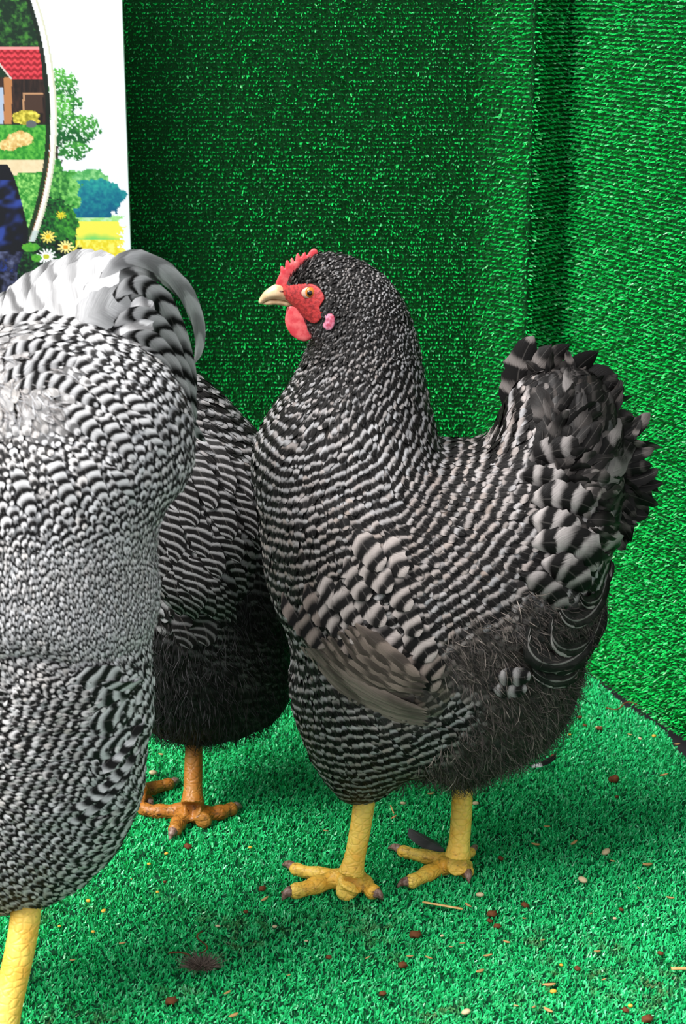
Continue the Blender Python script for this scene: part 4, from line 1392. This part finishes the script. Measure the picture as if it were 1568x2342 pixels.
# ================================================================== THE ROOSTER
R_OUT = [(-60, 770), (40, 742), (140, 742), (240, 770), (330, 815), (392, 872), (428, 950), (438, 1035), (420, 1098), (384, 1140), (356, 1200), (348, 1270), (356, 1340),
         (352, 1405), (334, 1470), (340, 1555), (342, 1640), (326, 1712), (318, 1800), (290, 1882), (244, 1958), (180, 2012), (110, 2052), (40, 2064), (-60, 2066), (-150, 2020),
         (-235, 1900), (-290, 1700), (-318, 1450), (-335, 1220), (-360, 1000), (-395, 840), (-400, 700), (-378, 610), (-330, 566), (-270, 570), (-225, 620), (-190, 700), (-140, 755)]
hk = 1.0
R_CTRL = [
    (40, 840, .4, .9, 55, 34, 40, .9, .4, .3, 1, .3), (130, 850, .6, .7, 60, 36, 40, .9, .3, .3, .8, .5), (-120, 850, .2, 1, 55, 30, 40, .9, .4, .3, .8, .4),
    (120, 760, .95, .2, 70, 42, 42, 1.15, 0, .12, 0, 1), (240, 790, .9, .35, 66, 40, 36, 1.15, 0, .10, 0, 1), (330, 850, .7, .7, 56, 34, 32, 1.1, 0, .12, 0, 1), (400, 920, .4, .9, 58, 40, 34, .95, .1, .12, 0, 1),
    (220, 860, .75, .6, 70, 46, 42, 1.2, .1, .15, .1, 1), (300, 930, .6, .8, 60, 38, 34, 1.15, .1, .12, 0, 1), (60, 960, .4, .9, 42, 26, 28, 1.2, .3, .3, 0, 1), (180, 960, .5, .85, 48, 30, 32, 1.2, .2, .22, 0, 1),
    (300, 1020, .45, .9, 60, 38, 36, 1.15, .1, .15, 0, 1), (400, 1020, .3, .95, 48, 28, 28, 1.0, .2, .15, 0, 1), (60, 1060, .2, .97, 52, 32, 34, 1.2, .2, .2, 0, 1), (200, 1070, .35, .9, 56, 36, 36, 1.2, .1, .15, 0, 1),
    (340, 1100, .3, .95, 40, 26, 28, 1.05, .2, .18, 0, 1), (60, 1170, .25, .97, 40, 17, 22, 1.25, .2, .4, 0, 1), (200, 1190, .3, .95, 40, 17, 22, 1.25, .2, .4, 0, 1), (310, 1220, .3, .95, 38, 16, 22, 1.2, .2, .4, 0, 1),
    (60, 1290, .25, .97, 38, 15, 22, 1.25, .1, .45, 0, 1), (200, 1310, .2, 1, 38, 15, 22, 1.25, .1, .45, 0, 1), (310, 1360, .2, 1, 36, 14, 20, 1.2, .1, .45, 0, 1), (240, 1400, .3, .95, 36, 15, 22, 1.15, .1, .4, 0, 1),
    (60, 1400, .6, .8, 40, 24, 26, 1.1, .3, .2, 0, 1), (150, 1430, .8, .6, 40, 24, 26, .95, .4, .2, 0, 1), (60, 1530, 1, .1, 42, 24, 28, 1.1, .3, .12, 0, 1), (170, 1530, 1, .1, 42, 24, 26, 1.0, .4, .12, 0, 1),
    (280, 1530, .95, .25, 60, 40, 32, 1.15, 0, .10, 0, 1), (300, 1640, .85, .5, 54, 32, 28, 1.1, .0, .10, 0, 1), (60, 1680, 1, .1, 42, 24, 27, 1.05, .3, .12, 0, 1), (170, 1690, .95, .25, 44, 24, 24, 1.0, .2, .12, 0, 1),
    (250, 1720, .8, .6, 50, 24, 24, 1.05, 0, .12, 0, 1), (80, 1810, .8, .6, 50, 24, 24, 1.05, .1, .12, 0, 1), (160, 1810, .7, .7, 54, 24, 25, 1.1, 0, .12, 0, 1), (260, 1820, .95, .25, 64, 34, 30, 1.1, .1, .12, .1, 1),
    (220, 1900, .85, .45, 56, 30, 28, 1.05, .1, .15, .2, 1), (60, 1920, .6, .8, 44, 24, 24, 1.0, .1, .15, 0, 1), (130, 1980, .6, .8, 48, 28, 28, .9, .1, .15, .1, 1), (40, 2030, .5, .8, 44, 26, 26, .7, .2, .15, .2, 1),
    (-150, 1000, .0, 1, 44, 20, 24, 1.2, .2, .35, 0, 1), (-200, 1300, .0, 1, 44, 22, 24, 1.15, .2, .3, 0, 1), (-150, 1600, .3, 1, 46, 26, 28, 1.1, .2, .15, 0, 1), (-150, 1900, .3, 1, 46, 26, 28, 1.0, .2, .15, 0, 1),
    (-300, 750, .1, 1, 36, 16, 20, 1.2, .1, .4, 0, 1),
]
RW = [(110, 1430), (240, 1430), (330, 1470), (338, 1560), (332, 1660), (270, 1740), (150, 1800), (60, 1760), (40, 1600)]
RHK = [(-120, 1000), (40, 950), (200, 950), (330, 1040), (345, 1200), (352, 1340), (340, 1420), (240, 1440), (100, 1390), (-100, 1380)]
r_root = thing('rooster', 'pale barred rooster with arching white tail feathers, cut off by the photo edge', 'rooster', G(-60, 2440, 0.0))
rst = Bird(R_OUT, .93, R_CTRL, k=.9, bumps=[(RHK, 22, 70), (RW, 14, 50)], mat='rooster_feather', bow=.42, bar_scale=.82, w_scale=.92,
           duty=lambda x, y: np.where((y > 1130) & (y < 1430), .66, .54))
rst.body(r_root)
print('rooster feathers', rst.plumage(r_root, 150, view=(-20, 460), lift=(-2.5, 9.0), pointed=lambda x, y: np.where(y < 1130, .55, np.where(y < 1440, .8, .25)) + 0 * x))
print('rooster fluff', rst.fluff_strands(r_root, .45, 6.5, 42, [(.34, .31, .30), (.46, .44, .44), (.22, .2, .19), (.5, .5, .52)], lift=12))
make_head(rst, r_root, o=(-1045, 10), s=1.15)
rf = lambda name, pts, width, **k: rst.big_feather(r_root, name, pts, width, **k)
W_ = dict(warm=.05, camber=.14, bow=.4)
# broad pale tail feathers
for i, (pts, wd, bars, st_, Yt) in enumerate((
        ([(40, 800), (60, 690), (120, 640), (190, 612)], 92, 6, .75, (.99, 1.06)), ([(90, 800), (110, 700), (170, 630), (235, 590)], 110, 5, .6, (.985, 1.05)),
        ([(130, 810), (150, 720), (205, 640), (262, 586)], 112, 4, .42, (.98, 1.04)), ([(165, 780), (200, 700), (232, 640), (258, 592)], 110, 3, .34, (.97, 1.02)),
        ([(200, 870), (230, 780), (260, 700), (300, 640)], 110, 4, .5, (.95, 1.0)), ([(230, 880), (270, 800), (310, 730), (350, 690)], 90, 5, .7, (.945, .99)), ([(180, 860), (190, 760), (215, 690), (240, 630)], 110, 3, .3, (.955, 1.01)),
        ([(0, 800), (10, 720), (50, 680), (110, 650)], 70, 6, .9, (.99, 1.07)), ([(-40, 800), (-30, 740), (0, 700), (50, 690)], 60, 6, 1, (.98, 1.05)))):
    rf('tail_feather', pts, wd, bars=bars, strength=st_, light=1.15, Y=Yt, duty=.70, lift=(0, 0), phase=.3 * i, roll=.2, **W_)
# sickles that arch over to the right and hang down
SICK = [([(215, 700), (275, 600), (345, 588), (410, 650), (452, 760), (446, 832)], 44, 5, .55, (.98, 1.05)), ([(225, 720), (285, 622), (340, 604), (395, 650), (425, 690)], 62, 4.5, .9, (.975, 1.04)),
        ([(235, 740), (300, 650), (350, 655), (395, 740), (425, 840), (440, 930)], 52, 8, 1, (.97, 1.03)), ([(240, 780), (300, 715), (350, 730), (395, 800), (425, 900), (440, 985)], 50, 8, 1, (.965, 1.02)),
        ([(250, 800), (310, 760), (360, 790), (400, 870), (425, 960), (430, 1040)], 48, 8, 1, (.955, 1.0)), ([(230, 760), (280, 680), (325, 668), (370, 720), (400, 780)], 60, 5, .9, (.965, 1.02)),
        ([(260, 830), (320, 805), (365, 840), (400, 920), (415, 1000)], 46, 6, 1, (.945, .98)), ([(200, 740), (240, 660), (290, 640), (330, 650)], 80, 4, .6, (.965, 1.02)),
        ([(280, 860), (340, 850), (385, 900), (420, 985), (432, 1060)], 42, 6, 1, (.945, .97)), ([(245, 690), (300, 612), (350, 600), (405, 660), (440, 740)], 36, 5, .8, (.985, 1.055)),
        ([(340, 780), (385, 830), (420, 900), (452, 960)], 34, 5, 1, (.985, 1.02)), ([(360, 860), (405, 910), (440, 975), (470, 1010)], 34, 5, 1, (.97, .99))]
for i, (pts, wd, bars, st_, Yt) in enumerate(SICK):
    rf('sickle_feather', pts, wd, bars=bars, strength=st_, light=.95 if i < 2 else .85, Y=Yt, duty=.68, lift=(0, 0), phase=.23 * i, roll=-.3, nt=20, pointed=.3, **W_)
# white feather with a bare quill and barred saddle feathers below the tail
rf('tail_feather', [(165, 745), (215, 680), (268, 600)], 70, bars=2, strength=.2, light=1.05, Y=(.955, 1.0), duty=.8, lift=(4, 8), roll=.5, **W_)
rf('tail_feather', [(170, 748), (240, 705), (300, 690)], 90, bars=2, strength=.35, light=1.0, Y=(.95, .985), duty=.8, lift=(4, 8), roll=.2, **W_)
for i, (bx_, by_, tx, ty, wd) in enumerate([(20, 745, 130, 742, 48), (90, 735, 200, 765, 48), (150, 745, 260, 800, 46), (210, 765, 300, 838, 42), (60, 790, 160, 775, 54), (120, 800, 220, 815, 54), (180, 810, 270, 860, 52),
                                            (70, 830, 170, 800, 50), (100, 850, 205, 842, 60), (150, 850, 250, 885, 58), (240, 870, 320, 940, 52), (190, 900, 270, 965, 54), (260, 930, 330, 1010, 50), (300, 880, 370, 960, 50),
                                            (330, 930, 392, 1020, 44), (150, 1000, 215, 1085, 56), (220, 1000, 275, 1080, 52), (80, 1010, 130, 1095, 50), (280, 1030, 330, 1105, 46)]):
    L = math.hypot(tx - bx_, ty - by_)
    bx_, by_ = bx_ - .35 * (tx - bx_), by_ - .35 * (ty - by_)
    rf('saddle_feather', [(bx_, by_), ((bx_ + tx) / 2, (by_ + ty) / 2 - 8), (tx, ty)], wd, bars=1.35 * L / 27, phase=.25 + .13 * i, light=1.1, lift=(3, 14), duty=.6, pointed=.6, **W_)
# wing coverts and quills at the flank
for i, (bx_, by_, tx, ty, wd, bars) in enumerate([(190, 1455, 300, 1478, 62, 3.2), (215, 1500, 328, 1510, 70, 3.5), (225, 1560, 330, 1570, 60, 3.6), (215, 1620, 320, 1640, 46, 4), (235, 1690, 338, 1600, 44, 4), (215, 1730, 330, 1665, 40, 5),
                                                  (170, 1760, 318, 1690, 36, 5), (160, 1800, 312, 1715, 32, 5), (240, 1480, 338, 1540, 50, 3)]):
    rf('wing_feather', [(bx_, by_), ((bx_ + tx) / 2, (by_ + ty) / 2 + 5), (tx, ty)], wd, bars=bars, phase=.2 * i, light=1.05, lift=(5, 16), duty=.52, skew=.2, **W_)
make_leg(r_root, (62, 2040), .915, (2, 2402), [(48, 2160), (22, 2280)], .0092, .0088,
         [([(-40, 2430), (-90, 2450), (-120, 2470)], .0088), ([(-20, 2450), (-40, 2500), (-50, 2530)], .0088), ([(30, 2440), (50, 2480), (60, 2500)], .0088), ([(40, 2400), (60, 2395), (80, 2392)], .006)], M['leg'])
make_leg(r_root, (-130, 2030), .95, (-170, 2330), [(-150, 2180)], .0092, .0088,
         [([(-220, 2345), (-270, 2360), (-300, 2370)], .0088), ([(-190, 2370), (-215, 2410), (-225, 2440)], .0088), ([(-140, 2360), (-120, 2390), (-110, 2410)], .0088)], M['leg'])

# ================================================================== LITTER ON THE FLOOR
HUSK = plain('husk', lin((196, 152, 96)), .6, .3, var=.5, scale=300)
SEED = plain('pale_seed', lin((206, 184, 146)), .5, .3, var=.25, scale=300)
CRUMB = plain('brown_crumb', lin((112, 66, 38)), .8, .2, var=.5, scale=260)
CORN = plain('yellow_grain', lin((222, 172, 62)), .5, .3, var=.3, scale=300)
STRAW = plain('straw', lin((214, 172, 108)), .5, .35, var=.3, scale=200)


def litter_mesh(kind):
    V, F = ellipsoid((0, 0, 0), 1, 1, 1, 10, 7)
    r = np.random.default_rng({'husk': 1, 'seed': 2, 'crumb': 3, 'grain': 4}[kind])
    if kind == 'husk':
        V[:, 1] *= .34 * (1 - .35 * V[:, 0] ** 2); V[:, 2] *= .22
        V[:, 2] += .12 * V[:, 0] ** 2
    elif kind == 'seed':
        V[:, 1] *= .7; V[:, 2] *= .5
    elif kind == 'grain':
        V[:, 1] *= .85 - .25 * V[:, 0]; V[:, 2] *= .6
    else:
        V *= r.uniform(.65, 1.25, (len(V), 1)); V[:, 1] *= .75; V[:, 2] *= .6
    me = bpy.data.meshes.new(kind)
    me.from_pydata([tuple(map(float, v)) for v in V], [], F)
    me.validate()
    me.polygons.foreach_set('use_smooth', np.ones(len(me.polygons), bool))
    me.materials.append({'husk': HUSK, 'seed': SEED, 'crumb': CRUMB, 'grain': CORN}[kind])
    return me


LM = {k: litter_mesh(k) for k in ('husk', 'seed', 'crumb', 'grain')}
LNAME = {'husk': ('grain_husk', 'small tan grain husk on the floor', 'husk', 'tan husks scattered on the floor'),
         'seed': ('pale_seed', 'tiny pale rounded seed on the floor', 'seed', 'pale seeds scattered on the floor'),
         'crumb': ('brown_crumb', 'small brown dirt crumb on the floor', 'crumb', 'brown crumbs scattered on the floor'),
         'grain': ('yellow_grain', 'tiny yellow grain crumb on the floor', 'grain', 'yellow grains scattered on the floor')}
H_, S_, C_, G_ = 'husk', 'seed', 'crumb', 'grain'
LIT = [(1070, 2070, 10, H_), (1097, 2046, 10, S_), (1125, 2090, 12, C_), (1120, 2106, 7, C_), (1137, 2118, 9, C_), (950, 2137, 14, C_), (1198, 2100, 7, H_), (1200, 2070, 9, C_), (1057, 2157, 9, H_), (1115, 2185, 11, H_),
       (1158, 2154, 11, H_), (1097, 2221, 14, H_), (937, 2187, 9, H_), (921, 2207, 13, C_), (980, 2190, 9, H_), (1365, 2176, 11, H_), (1255, 2252, 16, H_), (1265, 2267, 8, G_), (1065, 2314, 11, S_), (875, 2272, 9, C_),
       (1253, 2310, 14, H_), (1220, 2303, 8, H_), (1283, 2207, 5, G_), (1441, 2300, 6, G_), (1480, 1977, 16, H_), (1385, 1948, 12, S_), (1332, 2012, 12, S_), (1532, 2053, 10, H_), (1225, 1931, 12, H_), (1312, 1927, 11, H_),
       (1401, 1969, 7, H_), (1410, 1822, 5, C_), (1518, 1772, 10, H_), (1265, 1730, 8, C_), (1325, 1640, 6, C_), (1337, 1659, 5, C_), (1368, 1663, 8, H_), (1370, 1666, 8, C_), (1440, 1680, 6, H_), (1463, 1689, 5, S_),
       (1495, 1683, 5, G_), (1548, 1702, 7, H_), (1145, 1963, 7, C_), (1250, 1890, 8, H_), (1302, 1680, 4, G_), (1312, 1587, 5, H_), (368, 1725, 9, H_), (350, 1767, 10, S_), (572, 1938, 5, G_), (380, 1952, 5, G_), (341, 1976, 5, G_),
       (237, 2083, 6, G_), (202, 2060, 6, G_), (136, 2118, 4, G_), (213, 2131, 5, G_), (280, 2157, 9, H_), (166, 2196, 8, H_), (498, 2118, 6, S_), (628, 2119, 6, S_), (647, 2041, 5, C_), (600, 2032, 9, C_), (605, 2056, 11, H_),
       (562, 2085, 6, C_), (392, 2289, 14, C_), (377, 2017, 5, C_), (534, 2322, 14, H_), (430, 1936, 10, C_), (985, 1815, 9, H_), (921, 1837, 7, S_), (1087, 1837, 8, S_), (900, 1869, 9, H_), (752, 2189, 7, C_), (840, 2190, 6, H_),
       (700, 2152, 5, S_), (1010, 2140, 5, S_), (1030, 2165, 5, H_), (1240, 2150, 7, H_), (1320, 2215, 8, C_), (1380, 2240, 7, H_), (1430, 2310, 9, C_), (1480, 2330, 14, C_), (1510, 2180, 7, C_), (1405, 2100, 5, S_), (1420, 2080, 6, C_),
       (1460, 2030, 4, H_), (1350, 2090, 6, H_), (1180, 2300, 7, H_), (660, 2230, 5, H_), (520, 2270, 11, H_), (745, 1900, 7, H_), (360, 2040, 4, G_), (300, 2010, 4, H_)]


def place(x, y):
    if x < 300:
        return "near the rooster's leg"
    if x < 700:
        return "beside the dark hen's foot" if y < 2000 else 'near the grey down tuft'
    if x < 1150:
        return "behind the profile hen's feet" if y < 2000 else "in front of the profile hen's feet"
    if y < 1720:
        return 'close to the right wall'
    return "to the right of the profile hen's feet" if y < 2030 else 'in the front right corner'


for i, (x, y, ln, kd) in enumerate(LIT):
    nm, lb, ct, gr = LNAME[kd]
    lb = lb + ', ' + place(x, y)
    o = bpy.data.objects.new(nm, LM[kd])
    COL.objects.link(o)
    p = G(x, y, .0036)
    s = ln * float(np.linalg.norm(p - np.array([0, 0, CAM_H]))) / FPX
    o.scale = (s, s, s)
    o.location = tuple(p)
    o.rotation_euler = (random.uniform(-.3, .3), random.uniform(-.3, .3), random.uniform(-.9, .9))
    tag(o, lb, ct, gr)


def stick(name, pts, r, mat, label, cat, z=.005):
    c = np.array([G(x, y, z) for x, y in pts])
    c = np.linspace(c[0], c[1], 6) if len(c) == 2 else resample(c, 10)
    v, f = tube(c, np.full(len(c), r), 8)
    v[:, 2] = z + (v[:, 2] - z) * .6
    return tag(mesh_obj(name, v, f, mat), label, cat)


stick('straw_stalk', [(966, 2063), (1058, 2079)], .0011, STRAW, 'long tan straw lying before the hen\'s right-hand foot', 'straw')
stick('straw_stalk', [(1534, 2215), (1600, 2214)], .0014, STRAW, 'pale straw stalk cut off at the right photo edge', 'straw')
stick('straw_stalk', [(893, 1842), (900, 1860)], .0006, STRAW, 'short thin straw lying between the hen\'s yellow legs', 'straw')
stick('dry_twig', [(1385, 1618), (1412, 1622), (1432, 1606), (1458, 1612)], .0007, CRUMB, 'thin curly brown twig by the floor gap at the wall', 'twig')
# clod, tuft of down and shed feathers
v, f = ellipsoid((0, 0, 0), 1, 1, 1, 14, 10)
v *= np.random.default_rng(5).uniform(.7, 1.2, (len(v), 1))
p = G(1404, 1782, .004)
tag(mesh_obj('dirt_clod', v * np.array([.0042, .0034, .0034]) + p, f, CRUMB), 'dark brown dirt clod on the floor right of the hen', 'clod')


def shed_feather(pts, width, label, light, dark):
    c = np.array([G(x, y, .006) for x, y in pts])
    c = resample(c, 12)
    t = np.linspace(0, 1, 12)
    d = np.gradient(c, axis=0)
    lat = np.cross(d, (0, 0, 1.0))
    lat /= np.linalg.norm(lat, axis=1, keepdims=True)
    half = width / 2 * np.minimum(1, .1 + 3 * t) * np.sqrt(np.clip(1 - np.clip((t - .5) / .5, 0, 1) ** 2.4, .01, 1))
    U = np.linspace(-1, 1, 5)
    v = c[:, None] + lat[:, None] * (half[:, None] * U)[..., None]
    v[..., 2] += .0025 * (1 - U ** 2) + .003 * t[:, None] ** 2
    sh = v.shape[:2]
    fa = np.stack([np.full(sh, .5), np.broadcast_to(U, sh), np.broadcast_to(t[:, None], sh), np.full(sh, .4)], -1)
    ll = np.where(t < .3, light, dark)[:, None] * np.ones(sh)
    fb = np.stack([ll, np.zeros(sh), np.ones(sh), np.full(sh, .5)], -1)
    o = mesh_obj('shed_feather', v.reshape(-1, 3), hen.faces_for(1, 12, 5), M['hen_feather'], attrs={'fa': fa.reshape(-1, 4), 'fb': fb.reshape(-1, 4)})
    return tag(o, label, 'feather')


shed_feather([(1214, 1756), (1240, 1749), (1270, 1738)], .0065, 'small black shed feather with a white root, right of the hen', 1.2, .02)
shed_feather([(1015, 1948), (975, 1930), (935, 1908)], .014, 'dark grey shed feather lying behind the hen\'s far foot', .22, .12)
n = 900
cen = G(460, 2208, .004)
th, rr = RNG.uniform(0, 6.28, n), RNG.uniform(0, 1, n) ** .6
b0 = cen + np.stack([np.cos(th) * rr * .008, np.sin(th) * rr * .006, np.zeros(n)], 1)
dr = np.stack([np.cos(th) + RNG.normal(0, .6, n), np.sin(th) + RNG.normal(0, .6, n), RNG.uniform(.1, 1.2, n)], 1)
e0 = b0 + dr * RNG.uniform(.002, .006, n)[:, None]
la = np.cross(dr, RNG.normal(0, 1, (n, 3)))
la /= np.linalg.norm(la, axis=1, keepdims=True)
v = np.stack([b0 - la * .0002, b0 + la * .0002, e0 + la * .00008, e0 - la * .00008], 1)
colr = np.array([.16, .12, .10]) * RNG.uniform(.5, 1.6, n)[:, None]
tuft = mesh_obj('down_tuft', v.reshape(-1, 3), np.arange(n * 4).reshape(n, 4), M['fluff'], attrs={'fc': np.repeat(np.concatenate([colr, np.ones((n, 1))], 1)[:, None], 4, 1).reshape(-1, 4)})
tag(tuft, 'tuft of grey brown down lying on the floor in front', 'tuft')
stick('dry_twig', [(455, 2182), (470, 2160), (452, 2146), (462, 2130)], .0006, CRUMB, 'thin curled brown wisp above the down tuft on the floor', 'twig')
stick('dry_twig', [(385, 2180), (405, 2178), (436, 2186)], .0008, CRUMB, 'short dark twig left of the down tuft on the floor', 'twig')
